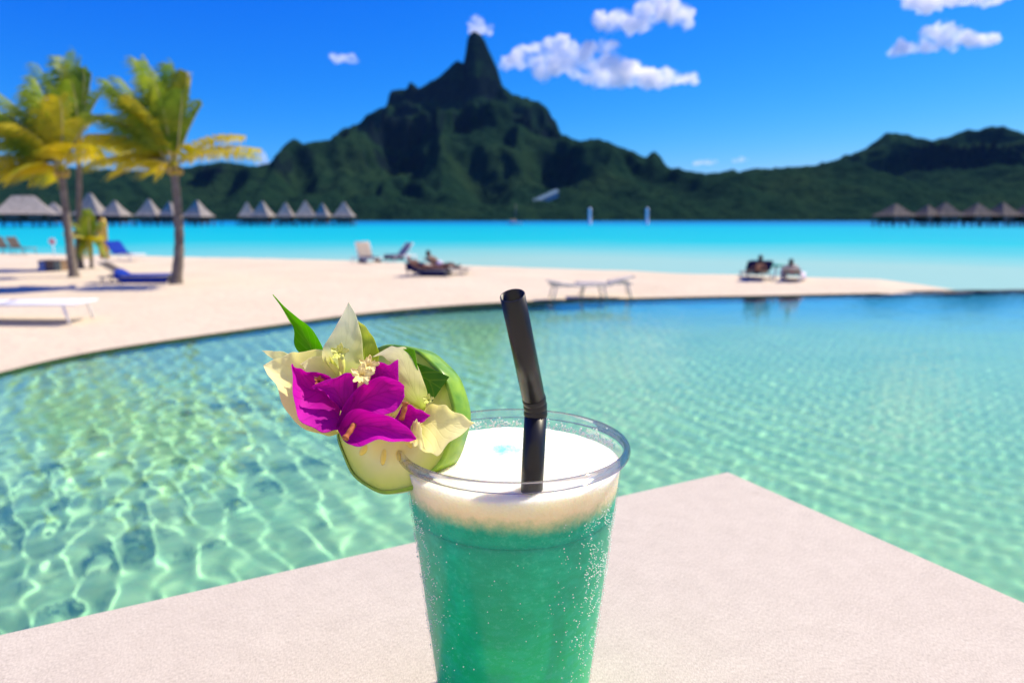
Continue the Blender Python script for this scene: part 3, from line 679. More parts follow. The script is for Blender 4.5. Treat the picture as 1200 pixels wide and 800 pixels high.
def floret(parent, px, py, d, r, mat, tube_to=None, seed=0):
    # little five-lobed star flower with a ruffled rim, on a tube
    c = PY(px, py, YF + (d - 0.8 + 0.16 * (478 - py)) * 0.001) - parent.location; view = (Vector((0, 0, CZ)) - (c + parent.location)).normalized()
    rng = random.Random(seed); ax = (view + Vector((rng.uniform(-0.3, 0.3), 0, rng.uniform(0.2, 0.6)))).normalized(); u = ax.orthogonal().normalized(); v = ax.cross(u)
    rows = []; n = 50
    for q, h in ((0.16, -0.5), (0.30, -0.12), (0.62, 0.05), (0.85, 0.02), (1.0, 0.16), (0.93, 0.10), (0.6, -0.06), (0.30, -0.35), (0.26, -1.3)):
        row = []
        for k in range(n + 1):
            a = 2 * math.pi * k / n; lob = 1 + (0.22 * math.cos(5 * a) + 0.10 * math.cos(10 * a + 1) + 0.07 * math.sin(17 * a)) * q
            row.append(c + (u * math.cos(a) + v * math.sin(a)) * r * q * lob + ax * r * (h + 0.12 * q * math.sin(5 * a + 1) + 0.08 * q * math.sin(11 * a)))
        rows.append(row)
    o = MB().grid(rows).build('floret', mat, parent)
    if tube_to:
        e = PY(tube_to[0], tube_to[1], YF + (tube_to[2] + 0.16 * (478 - tube_to[1])) * 0.001) - parent.location
        MB().tube(cat([e, (e + c) / 2 + Vector((0.0006, 0, 0)), c - ax * r * 0.3], 8), [r * 0.25, r * 0.30, r * 0.36, r * 0.4, r * 0.42, r * 0.4, r * 0.36, r * 0.3], 12).build('flower_tube', mat, parent)
    return o
def anther(parent, a, b, r, mat):
    A = PY(a[0], a[1], YF + (a[2] + 0.16 * (478 - a[1])) * 0.001) - parent.location; B = PY(b[0], b[1], YF + (b[2] + 0.16 * (478 - b[1])) * 0.001) - parent.location
    pts = cat([A, (A + B) / 2 + Vector((0.0003, 0, 0.0003)), B], 12)
    MB().tube(pts, [r * (0.80 + 0.07 * math.sin(i * 1.3) + (0.22 if i > 9 else 0)) for i in range(12)], 10).build('flower_tube', mat, parent)

def garnish():
    # cucumber wheel slotted on to the rim
    cc = PY(469, 490, 0.2665); nrm = Vector((-0.47, -0.84, 0.26)).normalized()
    s = bpy.data.objects.new('cucumber_slice', None); C.objects.link(s); s.location = cc
    s.rotation_euler = nrm.to_track_quat('Z', 'Y').to_euler(); s.empty_display_size = 0.03
    tag(s, 'thick green cucumber wheel slotted onto the cup rim behind the flowers', 'cucumber slice')
    rr_, th = 0.0296, 0.0060
    def ro(a): return rr_ * (1 + 0.018 * math.sin(3 * a + 1) + 0.008 * math.sin(11 * a))
    def ring(q, z): return [(ro(a) * q * math.cos(a), ro(a) * q * math.sin(a), z + 0.0002 * math.sin(7 * a + q * 9)) for a in np.linspace(0, 2 * math.pi, 97)]
    mb = MB(); mb.grid([ring(q, th + 0.0006 * math.sin(q * 5)) for q in np.linspace(0.0, 0.955, 14)]); mb.grid([ring(q, -th) for q in np.linspace(0.955, 0.0, 8)]); mb.build('flesh', M['flesh'], s)
    MB().grid([ring(0.95, th - 0.0001), ring(0.985, th - 0.0002), ring(1.0, th - 0.0010), ring(1.006, 0.0), ring(1.0, -th + 0.0010), ring(0.985, -th + 0.0002), ring(0.95, -th + 0.0001)]).build('rind', M['rind'], s)
    rng = random.Random(2)
    for i in range(11):
        a = i / 11 * 6.283 + rng.uniform(-0.1, 0.1); q = rng.uniform(0.42, 0.60) * rr_
        mb = MB().ball((0, 0, 0), (0.0036, 0.0017, 0.0005), 10, 6); o = mb.build('seed', M['seed'], s); o.location = (q * math.cos(a), q * math.sin(a), th + 0.0001); o.rotation_euler = (0, 0, a)
    # long green leaf
    f = thing('green_leaf', 'long pointed green leaf sticking up behind the pale flower', 'leaf', PY(372, 428, YF + 0.014))
    petal('blade', M['leaf'], f, [(372, 430, 14), (346, 408, 13), (345, 388, 12), (337, 372, 11), (319.5, 345, 9)], [(374, 430, 17), (362, 402, 17), (351, 383, 15), (338, 369, 12), (319.5, 345, 9)], [(382, 430, 13), (377, 404, 12), (362, 382, 12), (341, 366, 11), (319.5, 345, 9)], 1, 0.0003)
    # strap leaf folded over the right of the wheel
    f = thing('strap_leaf', 'dark green strap leaf with cut end lying on the cucumber wheel', 'leaf', PY(495, 450, YF + 0.006))
    petal('blade', M['leaf_dark'], f, [(470, 418, 10), (497, 428, 7), (527, 441, 3.5)], [(478, 432, 10), (495, 441, 7.5), (517, 455, 5)], [(484, 452, 9), (493, 458, 8), (505, 473, 7)], 2, 0.0002)
    petal('fold', M['leaf'], f, [(462, 410, 7), (480, 408, 6), (486, 410, 5)], [(470, 416, 7), (480, 418, 6), (488, 422, 5)], [(474, 428, 6), (482, 430, 6), (490, 434, 5)], 3, 0.0002)
    # pale flower, left
    f = thing('pale_bougainvillea', 'cream bougainvillea with upright folded bract, left of the magenta flowers', 'flower', PY(400, 445, YF + 0.005))
    petal('bract', M['white_bract'], f, [(400, 447, 6), (380, 424, 2), (378, 408, 1), (392, 385, 1), (409, 353, 3)], [(404, 447, 9), (402, 425, 9), (404, 405, 8), (408, 382, 6), (409, 353, 3)], [(412, 448, 5), (425, 432, 9), (425, 408, 10), (421, 380, 8), (409, 353, 3)], 4)
    petal('bract', M['lime_bract'], f, [(418, 440, 12), (415, 412, 12), (416, 392, 12), (420, 375, 11)], [(426, 440, 13), (428, 415, 13), (425, 394, 13), (420, 375, 11)], [(440, 440, 13), (444, 412, 13), (434, 390, 12), (420, 375, 11)], 5)
    petal('bract', M['cream'], f, [(403, 446, 6), (385, 414, 5), (352, 411, 4), (333, 416, 4), (308, 428, 2)], [(402, 462, 8), (376, 446, 8), (350, 442, 8), (332, 440, 6), (308, 428, 2)], [(398, 508, 5), (372, 509, 4), (338, 487, 2), (325, 455, 0.5), (308, 428, 2)], 6, 0.0008)
    petal('bract', M['cream'], f, [(360, 425, 10), (335, 413, 10), (307, 411, 9)], [(360, 430, 10), (332, 422, 10), (307, 411, 9)], [(360, 436, 10), (333, 430, 10), (307, 411, 9)], 7, 0.0003)
    petal('bract', M['white_bract'], f, [(408, 447, 4), (392, 428, 3), (372, 416, 4), (352, 426, 3)], [(404, 452, 5), (388, 440, 5), (370, 430, 5), (352, 426, 3)], [(400, 458, 4), (382, 450, 4), (366, 440, 4), (352, 426, 3)], 8, 0.0005)
    floret(f, 398, 413, 3.0, 0.0030, M['green_stamen'], (400, 442, 6), 1)
    # magenta flower, left
    f = thing('magenta_bougainvillea', 'magenta bougainvillea with one broad drooping bract beside the cream bract', 'flower', PY(400, 490, YF))
    petal('bract', M['magenta'], f, [(400, 478, 4), (386, 441, 1), (366, 437, 1.5), (352, 433, 0), (342, 427, -2)], [(398, 488, 3), (380, 462, 4.5), (362, 456, 5), (350, 446, 2.5), (342, 427, -2)], [(396, 504, 1), (374, 506, -3), (350, 490, -4), (344, 462, -4), (342, 427, -2)], 10, 0.0007)
    petal('bract', M['magenta'], f, [(404, 486, 2), (384, 462, -1), (372, 455, -2), (364, 455, -2)], [(406, 480, 3), (392, 455, 1), (378, 452, -0.5), (366, 452, -2)], [(416, 470, 1), (412, 438, -2), (398, 441, -2), (370, 449, -2)], 11, 0.0006)
    floret(f, 374, 446, 2.5, 0.0016, M['rust'], None, 3)
    # magenta flower, right
    f = thing('magenta_bougainvillea', 'magenta bougainvillea with layered cupped bracts and rust red tubes', 'flower', PY(400, 506, YF - 0.002))
    petal('bract', M['magenta'], f, [(394, 500, 1), (406, 470, -1), (430, 446, -2), (455, 441, -1), (474, 452, 0)], [(397, 503, 3), (420, 474, 3.5), (442, 462, 3), (460, 458, 3), (474, 460, 1)], [(400, 506, 2), (428, 486, 1), (452, 486, 0), (468, 476, 0), (475, 464, 0)], 12, 0.0005)
    petal('bract', M['magenta'], f, [(395, 504, -1), (412, 480, -3), (444, 484, -4), (470, 494, -4), (488, 512, -4)], [(398, 508, 2), (420, 499, 1.5), (445, 500, 0), (468, 507, -2), (488, 513, -4)], [(402, 514, 0), (418, 524, -4), (445, 515, -5), (470, 518, -5), (488, 515, -4)], 13, 0.0005)
    petal('bract', M['magenta'], f, [(430, 448, 2), (440, 424, 1), (455, 427, 1), (467, 420, 0)], [(444, 450, 3), (450, 436, 3), (459, 436, 2.5), (467, 430, 1)], [(458, 450, 2), (462, 450, 1.5), (465, 448, 1.5), (467, 446, 1)], 14, 0.0004)
    petal('bract', M['magenta'], f, [(462, 490, 2), (474, 474, 1), (488, 478, 0), (504, 486, -1)], [(466, 496, 3), (478, 488, 3), (490, 486, 1), (504, 487, -1)], [(474, 508, 1), (484, 506, 0), (492, 498, -1), (504, 488, -1)], 15, 0.0005)
    petal('bract', M['magenta'], f, [(404, 480, 5), (402, 455, 4), (408, 442, 3), (422, 440, 3)], [(414, 478, 5), (416, 460, 5), (420, 450, 4), (428, 446, 3)], [(424, 476, 4), (430, 462, 4), (434, 452, 4), (434, 448, 3)], 16, 0.0006)
    floret(f, 424, 439, -2.0, 0.0036, M['stamen'], (420, 462, 4), 5)
    floret(f, 432, 428, 1.0, 0.0032, M['stamen'], (426, 455, 4), 6)
    anther(f, (415, 497, -1.5), (404, 514, -4.0), 0.00125, M['rust'])
    anther(f, (470, 492, 0), (475, 471, -1.5), 0.0012, M['rust'])
    # pale flower, right
    f = thing('pale_bougainvillea', 'white bougainvillea with crumpled bracts between magenta flower and cucumber wheel', 'flower', PY(480, 480, YF + 0.002))
    petal('bract', M['white_bract'], f, [(494, 482, 3), (466, 458, 3.2), (462, 432, 3.0), (452, 420, 3.4), (438, 417, 4.5)], [(496, 482, 3), (482, 452, 3.2), (474, 430, 3.4), (462, 415, 4), (440, 416, 5)], [(498, 480, 4), (500, 455, 5.5), (487, 425, 6.2), (474, 407, 7), (458, 406, 7)], 20, 0.0007)
    petal('bract', M['cream'], f, [(482, 500, 1), (502, 476, 2), (520, 474, 1), (536, 484, -1), (557, 495, -3)], [(480, 506, 2), (500, 496, 2), (518, 496, 1), (538, 497, -1), (557, 495, -3)], [(474, 516, -2), (496, 527, -5), (512, 534, -6), (530, 517, -5), (557, 496, -3)], 21, 0.0010)
    petal('bract', M['cream'], f, [(482, 498, 0), (488, 492, -1), (494, 500, -3)], [(480, 508, 0), (488, 508, -2), (496, 514, -4)], [(478, 516, -2), (486, 522, -4), (500, 529, -5.5)], 22, 0.0008)
    floret(f, 502, 468, 2.0, 0.0018, M['green_stamen'], None, 8)
garnish()

# ================================================================== PALMS
def sand_z(x, y): return 0.14
def bez(a, b, c, s): return a * (1 - s) ** 2 + b * 2 * s * (1 - s) + c * s * s
WIND = Vector((-1.0, 0.0, -0.10))
def frond(parent, base, mid, tip, mat, seed, width=0.5, n=34, wind=0.55, droop=0.5):
    rng = random.Random(seed); mb = MB(); L = (tip - base).length
    for i in range(n):
        s = 0.14 + 0.86 * i / (n - 1); p = bez(base, mid, tip, s); tg = (bez(base, mid, tip, min(1, s + 0.02)) - bez(base, mid, tip, s - 0.02)).normalized()
        side = tg.cross(Vector((0, 0, 1)))
        if side.length < 0.05: side = Vector((0, 1, 0))
        side.normalize(); up = side.cross(tg)
        ll = width * (0.45 + 0.75 * math.sin(math.pi * min(1, 0.12 + s * 0.86)) ** 0.8) * rng.uniform(0.85, 1.15)
        for sg in (-1, 1):
            d = (side * sg * 0.8 + tg * 0.55 + up * 0.15 + WIND * wind * rng.uniform(0.7, 1.2)).normalized()
            w_ = tg * 0.046 * (1.2 - 0.4 * s) + up * 0.006 * sg
            q1 = p + d * ll * 0.5 + Vector((0, 0, -droop * 0.10 * ll)); q2 = p + d * ll * 0.95 + Vector((0, 0, -droop * 0.55 * ll)) + WIND * wind * ll * 0.25
            mb.add([p - w_ * 0.5, p + w_ * 0.5, q1 + w_ * 0.6, q1 - w_ * 0.6, q2], [(0, 1, 2, 3), (3, 2, 4)])
    o = mb.build('frond', mat, parent, False)
    MB().tube([bez(base, mid, tip, s) for s in np.linspace(0, 1, 10)], [0.030 * (1 - 0.85 * s) for s in np.linspace(0, 1, 10)], 5).build('midrib', M['rachis'], o)
    return o
def palm(label, base_px, trunk_px, Rb, fronds, seed, depth=None, wmul=1.0):
    b = PZ(base_px[0], base_px[1], 0.12); Yd = b.y
    t = thing('coconut_palm', label, 'palm tree', b, 0, 'wind-blown palms on the beach')
    P = [PY(x, y, Yd) - b for x, y in trunk_px]; P[0].z = min(P[0].z, -0.15)
    n = 26; pts = cat(P, n); hgt = P[-1].z
    rad = [Rb * (0.62 + 0.38 * (1 - i / n) ** 2 + (0.45 * max(0, 1 - i / 3.0))) + 0.006 * ((i * 7) % 3) for i in range(n)]
    MB().tube(pts, rad, 14).build('trunk', M['bark'], t)
    c = P[-1]; rng = random.Random(seed); s = Yd / 820.0
    mb = MB()
    fr = list(fronds) + [(a + rng.uniform(-9, 7), b_ + rng.uniform(-2, 12), l * rng.uniform(.8, 1.3), -d + rng.uniform(-.5, .5), k) for a, b_, l, d, k in fronds if a < base_px[0] + 20 and rng.random() < 0.55]
    for i, (tx, ty, lift, dy, kind) in enumerate(fr):
        tip = PY(tx, ty, Yd) - b; tip.y += dy
        chord = tip - c; mid = c + chord * 0.5 + Vector((0.08 * chord.length, 0, lift * chord.length))
        frond(t, c + Vector((rng.uniform(-0.05, 0.05), rng.uniform(-0.05, 0.05), rng.uniform(-0.04, 0.1))), mid, tip, M['frond_yellow'] if kind == 'y' else M['frond'], seed * 50 + i, 0.70 * wmul, 40, 0.6, 0.8)
    for k in range(6):
        a = k * 1.1 + seed; MB().ball((c.x + 0.15 * math.cos(a), c.y + 0.15 * math.sin(a), c.z - 0.06 - 0.05 * (k % 2)), (0.085, 0.085, 0.11), 9, 7).build('coconut', M['coconut'], t)
    MB().tube([c - Vector((0, 0, 0.22)), c, c + Vector((0, 0, 0.30))], [Rb * 0.7, Rb * 0.95, Rb * 0.25], 12).build('crownshaft', M['frond_yellow'], t)
    return t
palm('lone dark-trunked palm with two yellow fronds streaming out by the blue lounger', (205, 336), [(205, 338), (210, 290), (208, 240), (204, 196)], 0.155,
     [(168, 74, .10, -.3, 'g'), (190, 72, .10, .4, 'g'), (205, 78, .12, -.2, 'g'), (218, 88, .22, .3, 'y'), (136, 90, .10, .2, 'g'), (140, 108, .16, -.4, 'g'), (122, 132, .22, .2, 'g'), (118, 160, .26, -.5, 'y'),
      (128, 186, .30, .5, 'y'), (108, 196, .26, -.2, 'y'), (150, 205, .36, -.6, 'y'), (224, 110, .30, -.5, 'g'), (178, 90, .15, .8, 'g'), (155, 120, .18, .6, 'g'), (170, 200, .42, .6, 'y'), (175, 120, .2, -.9, 'y'),
      (282, 158, .22, .3, 'y'), (303, 182, .20, -.2, 'y'), (296, 172, .18, .6, 'y')], 1)
palm('palm with pale leaning trunk and dense yellow-green crown beside the woven box', (88, 328), [(88, 331), (82, 290), (77, 245), (72, 200)], 0.150,
     [(30, 100, .10, .3, 'g'), (50, 96, .12, -.3, 'g'), (5, 120, .16, .4, 'g'), (-8, 145, .22, -.3, 'g'), (-15, 165, .26, .3, 'g'), (0, 190, .30, -.5, 'y'), (25, 208, .36, .4, 'y'), (10, 205, .34, -.2, 'y'), (60, 108, .15, .6, 'g'),
      (85, 118, .26, -.6, 'y'), (96, 140, .40, .5, 'y'), (20, 135, .2, -.8, 'g'), (40, 150, .3, -1.0, 'y'), (35, 120, .2, .9, 'g'), (104, 172, .42, -.4, 'y'), (-5, 108, .15, .1, 'g'), (45, 205, .4, -.9, 'y')], 2, wmul=1.15)
palm('taller slender palm rising behind the pale leaning palm', (93, 318), [(93, 320), (92, 270), (93, 220), (92, 168)], 0.130,
     [(70, 66, .10, .2, 'g'), (92, 64, .10, -.3, 'g'), (52, 84, .14, .4, 'g'), (104, 82, .20, -.3, 'g'), (112, 108, .30, .4, 'g'), (114, 140, .40, -.3, 'y'), (32, 72, .05, .5, 'g'), (45, 120, .25, -.5, 'g'), (40, 165, .35, .5, 'y'),
      (160, 190, .34, -.2, 'y'), (150, 178, .30, .4, 'y'), (120, 185, .42, .3, 'y'), (80, 90, .1, .8, 'g'), (100, 100, .2, -.8, 'g'), (60, 190, .4, -.4, 'y')], 3)
# low young palm between the trunks
def young_palm():
    b = PZ(107, 318, 0.12); Yd = b.y
    t = thing('young_palm', 'short bushy young palm with drooping yellow-green fronds between the trunks', 'palm tree', b)
    c = PY(106, 285, Yd) - b
    MB().tube([(0, 0, -0.1), c * 0.5 + Vector((0.02, 0, 0)), c], [0.07, 0.055, 0.06], 10).build('trunk', M['bark'], t)
    for i, (tx, ty, l, dy, k) in enumerate([(98, 246, .1, .2, 'g'), (84, 256, .2, -.2, 'g'), (76, 272, .3, .2, 'y'), (110, 252, .2, -.3, 'g'), (118, 262, .3, .3, 'g'), (120, 280, .5, -.2, 'y'), (118, 298, .7, .3, 'g'), (90, 294, .6, .3, 'g'), (100, 300, .7, -.3, 'g'), (104, 262, .1, .5, 'g'), (92, 280, .5, -.5, 'y'), (112, 300, .8, -.5, 'y')]):
        tip = PY(tx, ty, Yd) - b; tip.y += dy; ch = tip - c; mid = c + ch * 0.5 + Vector((0, 0, l * ch.length + 0.05))
        frond(t, c, mid, tip, M['frond_yellow'] if k == 'y' else M['frond'], 900 + i, 0.36, 24, 0.35, 0.8)
young_palm()

# ================================================================== OVERWATER BUNGALOWS
def bungalow(label, px, peak, eave, width, group, base=265.5, rz=0.0, split=0, thatch='thatch'):
    b = PZ(px, base, LAG); Yd = b.y; s = Yd / 800.0
    t = thing('overwater_bungalow', label, 'bungalow', b, rz, group)
    t.rotation_euler.z = rz + ((px * 0.37) % 0.7) - 0.35
    hp = (PY(px, peak, Yd) - b).z; he = (PY(px, eave, Yd) - b).z; W = width * s; hw = W / 2; D = W * 0.9; dk = he * 0.42
    mb = MB(); rows = []
    rid = W * 0.06 + split * W
    for q in np.linspace(0, 1, 7):
        e = q ** 0.85; x = hw * (1 - e) + rid * e; y = D / 2 * (1 - e) + 0.04 * W * e; z = he + (hp - he) * (q ** 1.08) - 0.06 * he * (1 - q)
        rows.append([(x, -y, z), (x, y, z), (-x, y, z), (-x, -y, z), (x, -y, z)])
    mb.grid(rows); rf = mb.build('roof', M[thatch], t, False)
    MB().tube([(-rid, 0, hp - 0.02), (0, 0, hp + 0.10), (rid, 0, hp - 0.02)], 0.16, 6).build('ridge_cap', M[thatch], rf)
    MB().box((0, 0, (dk + he) / 2 + 0.1), (W * 0.66, D * 0.62, he - dk + 0.3)).build('wall', M['hut_wall'], t, False)
    for k in (-1, 1):
        w_ = MB().box((k * W * 0.17, -D * 0.315, (dk + he) / 2), (W * 0.22, 0.10, (he - dk) * 0.62)).build('window', M['hut_pane'], t, False)
    MB().box((0, 0, dk - 0.1), (W * 0.98, D * 1.05, 0.25)).build('deck', M['hut_wall'], t, False)
    for x in (-0.42, -0.14, 0.14, 0.42):
        for y in (-0.45, 0.45): MB().tube([(x * W, y * D, -1.2), (x * W, y * D, dk - 0.1)], 0.17, 7).build('stilt', M['hut_wall'], t)
    return t
G1 = 'thatched overwater bungalows left of the mountain'; G2 = 'thatched overwater bungalows below the dark ridge'
bungalow('wide thatched bungalow at the far end of the row behind the palms', 32, 230, 250, 62, G1, 266.5, 0.2, 0.12)
bungalow('low thatched bungalow next to the wide one behind the palm trunks', 66, 238, 251, 26, G1)
bungalow('tall steep-roofed thatched bungalow behind the short bushy palm', 109, 227, 251, 32, G1)
bungalow('thatched bungalow right beside the tall steep-roofed one', 137, 236, 252, 28, G1)
bungalow('thatched bungalow left of the dark palm trunk', 177, 234, 252, 26, G1)
bungalow('small thatched bungalow half hidden behind the dark palm trunk', 201, 237, 252, 22, G1)
bungalow('lone thatched bungalow standing right of the dark palm trunk', 233, 235.5, 253, 28, G1)
for i, (px, pk, wd, lab) in enumerate([(291, 238, 20, 'first small thatched bungalow after the wide gap in the row'), (309, 236.5, 24, 'second thatched bungalow after the gap, slightly larger than its neighbours'), (336, 238, 20, 'third thatched bungalow after the gap, between two larger roofs'),
                                     (359, 236.5, 24, 'fourth thatched bungalow after the gap, large pointed roof'), (379, 239, 18, 'fifth thatched bungalow after the gap, smallest of the row'), (404, 237.5, 24, 'last thatched bungalow of the row, nearest the mountain foot')]):
    bungalow(lab, px, pk, 253, wd, G1)
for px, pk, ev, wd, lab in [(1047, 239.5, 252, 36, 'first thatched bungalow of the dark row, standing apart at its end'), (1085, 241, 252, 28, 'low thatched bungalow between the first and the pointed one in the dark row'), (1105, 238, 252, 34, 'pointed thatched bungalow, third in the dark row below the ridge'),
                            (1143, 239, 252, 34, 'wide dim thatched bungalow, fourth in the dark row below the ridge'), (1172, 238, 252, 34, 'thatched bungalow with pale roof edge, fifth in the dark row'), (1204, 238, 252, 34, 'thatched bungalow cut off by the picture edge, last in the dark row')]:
    bungalow(lab, px, pk, ev, wd, G2, 266, 0.35, 0, 'shade_thatch')
def jetty(label, pxs, Yb, width):
    a = PZ(pxs[0], Yb, LAG); c = PZ(pxs[1], Yb, LAG); z = 2.2
    t = thing('wooden_jetty', label, 'jetty', ((a.x + c.x) / 2, a.y + 7, LAG))
    L = c.x - a.x
    MB().box((0, 0, z), (L, width, 0.22)).build('walkway', M['hut_wall'], t, False)
    MB().box((0, -width / 2 + 0.05, z + 1.0), (L, 0.10, 0.12)).build('handrail', M['hut_wall'], t, False)
    n = max(4, int(L / 5))
    for i in range(n): MB().tube([(-L / 2 + L * (i + 0.5) / n, 0, -1), (-L / 2 + L * (i + 0.5) / n, 0, z - 0.1)], 0.16, 6).build('pile', M['hut_wall'], t)
jetty('long dark wooden jetty linking the bungalows behind the palms', (-20, 416), 265, 2.0)
jetty('dark wooden jetty linking the bungalows below the dark ridge', (1032, 1225), 265, 2.0)

# ================================================================== LAGOON THINGS
def sailboat():
    b = PZ(603, 263.0, LAG); s = b.y / 800
    t = thing('sailboat', 'small moored sailboat with bare mast in front of the mountain', 'sailboat', b, 0.15)
    L = 18 * s; rows = []
    for i in range(13):
        u = i / 12; x = -L / 2 + L * u; wd = 0.16 * L * math.sin(math.pi * (0.12 + 0.88 * (1 - u)) ** 0.8) + 0.02; h = 0.10 * L * (1 + 0.35 * u)
        rows.append([(x, -wd, h), (x + .02 * L * u, -wd * 0.75, 0.02 * L), (x, 0, -0.05 * L), (x + .02 * L * u, wd * 0.75, 0.02 * L), (x, wd, h), (x, 0, h + 0.02), (x, -wd, h)])
    MB().grid(rows).build('hull', M['hull'], t)
    MB().box((-0.05 * L, 0, 0.15 * L), (0.34 * L, 0.16 * L, 0.07 * L)).build('cabin', M['hull'], t, False)
    MB().tube([(0.08 * L, 0, 0.08 * L), (0.08 * L, 0, 1.25 * L)], 0.09, 8).build('mast', M['grey_metal'], t)
    MB().tube([(0.08 * L, 0, 0.27 * L), (-0.36 * L, 0, 0.26 * L)], [0.28, 0.20], 8).build('boom_cover', M['boom_sail'], t)
sailboat()
def marker(px, label):
    b = PZ(px, 263.0, LAG); h = (PY(px, 243, b.y) - b).z; s = b.y / 800
    t = thing('channel_marker', label, 'marker', b, 0, 'pale posts standing in the lagoon')
    MB().lathe([(2.0 * s, -2), (2.0 * s, h * 0.12), (1.7 * s, h * 0.14), (1.6 * s, h * 0.86), (1.75 * s, h * 0.88)], 16).build('post', M['white_paint'], t)
    MB().lathe([(1.75 * s, h * 0.88), (1.5 * s, h * 0.95), (0.01, h)], 16).build('cap', M['white_paint'], t)
marker(691, 'pale marker post in the lagoon nearer the sailboat'); marker(758, 'pale marker post in the lagoon farther from the sailboat')
def hillside_house():
    xs, ys, Zt = TER; p = None
    for Yd in range(1000, 2200, 4):
        q = PY(640, 231, Yd); i = int(np.searchsorted(ys, q.y)); k = int(np.searchsorted(xs, q.x))
        if Zt[i, k] > q.z - 6: p = q; break
    p = (p or PY(640, 231, 1500)) - Vector((0, 3, 1)); t = thing('hillside_building', 'long pale building roof slanting down the dark forested hillside', 'building', p, R(12))
    rot = Matrix.Rotation(R(-24), 3, 'Y')
    MB().box((0, 2, -3), (44, 9, 9), rot).build('wall', M['pale_panel'], t, False)
    MB().box((0, 0, 3), (46, 12, 1.2), rot @ Matrix.Rotation(R(26), 3, 'X')).build('roof', M['pale_roof'], t, False)
hillside_house()

# ================================================================== LOUNGERS, PEOPLE, BEACH THINGS
def lounger(label, loc, rz, frame, sling, back=50, scale=1.0, group='sun loungers on the sand', flat_h=0.36, L=1.95, W=0.66):
    t = thing('sun_lounger', label, 'sun lounger', loc, rz, group)
    t.scale = (scale,) * 3
    # local +x is the foot end; hinge at x = 0
    hb = 0.72; h = flat_h; ca, sa = math.cos(R(back)), math.sin(R(back))
    for sg in (-1, 1):
        y = sg * W / 2
        MB().tube([(-hb * 0.9, y, h), (L - hb, y, h)], 0.022, 8).build('side_rail', frame, t)
        if back > 3: MB().tube([(0, y * 0.93, h + 0.01), (-hb * ca, y * 0.93, h + 0.01 + hb * sa)], 0.018, 8).build('back_rail', frame, t)
        for x in (-hb * 0.72, L - hb - 0.22): MB().tube([(x, y, h), (x + (0.10 if x > 0 else -0.10), y, -0.03)], 0.022, 8).build('leg', frame, t)
    MB().tube([(L - hb, -W / 2, h), (L - hb, W / 2, h)], 0.022, 8).build('cross_bar', frame, t)
    n = 10
    rows = [[(x, y, h + 0.005 - 0.03 * math.cos(y / W * math.pi)) for y in np.linspace(-W / 2, W / 2, 7)] for x in np.linspace(0.02, L - hb, n)]
    o = MB().grid(rows).build('seat_sling', sling, t); o.modifiers.new('s', 'SOLIDIFY').thickness = 0.012
    rows = [[(-q * ca + 0.02 * sa * 0, y, h + 0.02 + q * sa - 0.02 * math.cos(y / W * math.pi)) for y in np.linspace(-W / 2 + .02, W / 2 - .02, 7)] for q in np.linspace(0.0, hb, 8)]
    o = MB().grid(rows).build('back_sling', sling, t); o.modifiers.new('s', 'SOLIDIFY').thickness = 0.012
    if back > 3:
        MB().tube([(-hb * 0.55 * ca, W * 0.3, h + hb * 0.55 * sa), (-hb * 0.75, W * 0.3, h)], 0.012, 6).build('prop', frame, t)
        MB().tube([(-hb * ca, -W / 2 * .93, h + 0.01 + hb * sa), (-hb * ca, W / 2 * .93, h + 0.01 + hb * sa)], 0.018, 8).build('top_bar', frame, t)
    return t
def towel_on(label, loc, rz, mat, x0, x1, back=0, h=0.36, W=0.60, hang=True, seed=0, cat='towel', off=0.025, scale=1.0):
    t = thing('beach_towel', label, cat, loc, rz); t.scale = (scale,) * 3; ca, sa = math.cos(R(back)), math.sin(R(back)); rows = []
    for x in np.linspace(x0, x1, 26):
        p = (x, h + 0.035) if x >= 0 else (x * ca + sa * off, h + 0.02 - x * sa + ca * off)
        row = []
        for y in np.linspace(-0.5, 0.5, 14):
            dz = 0.015 * mn.noise(Vector((x * 5 + seed, y * 6, 2))); fall = max(0, abs(y) - 0.40) * (2.2 if hang else 0.2)
            row.append((p[0], y * W * 1.25, p[1] + dz - fall + 0.01))
        rows.append(row)
    o = MB().grid(rows).build('cloth', mat, t); o.modifiers.new('s', 'SOLIDIFY').thickness = 0.012
    return t
def on_sand(px, py, z=0.13): return PZ(px, py, z)
W_, T_, DK = M['white_frame'], M['white_sling'], M['dark_sling']
# big white lounger lower left
p = on_sand(2, 377, 0.10); lounger('large white lounger with flat bed near the pool rim', p, R(4), W_, T_, 0, L=2.3, W=0.8)
# blue-towelled loungers
p = on_sand(150, 334); lounger('low lounger under a bright blue towel beside the dark palm trunk', p, R(8), M['grey_metal'], DK, 32, flat_h=0.26)
towel_on('bright blue towel spread over the low lounger by the dark palm', p, R(8), M['blue_towel'], -0.28, 1.2, 32, 0.26, seed=1)
p = on_sand(142, 307); lounger('reclined lounger with blue backrest nearer the lagoon', p, R(-25), W_, T_, 48)
towel_on('blue towel draped over the reclined lounger nearer the lagoon', p, R(-25), M['blue_towel'], -0.70, 0.35, 48, seed=2, hang=False)
for px, py, lab in ((4, 297, 'dark raised lounger next to the shoreline, farther from the palms'), (20, 297.5, 'dark raised lounger next to the shoreline, nearer the palms')):
    lounger(lab, on_sand(px, py, 0.0), R(-18), M['grey_metal'], DK, 58)
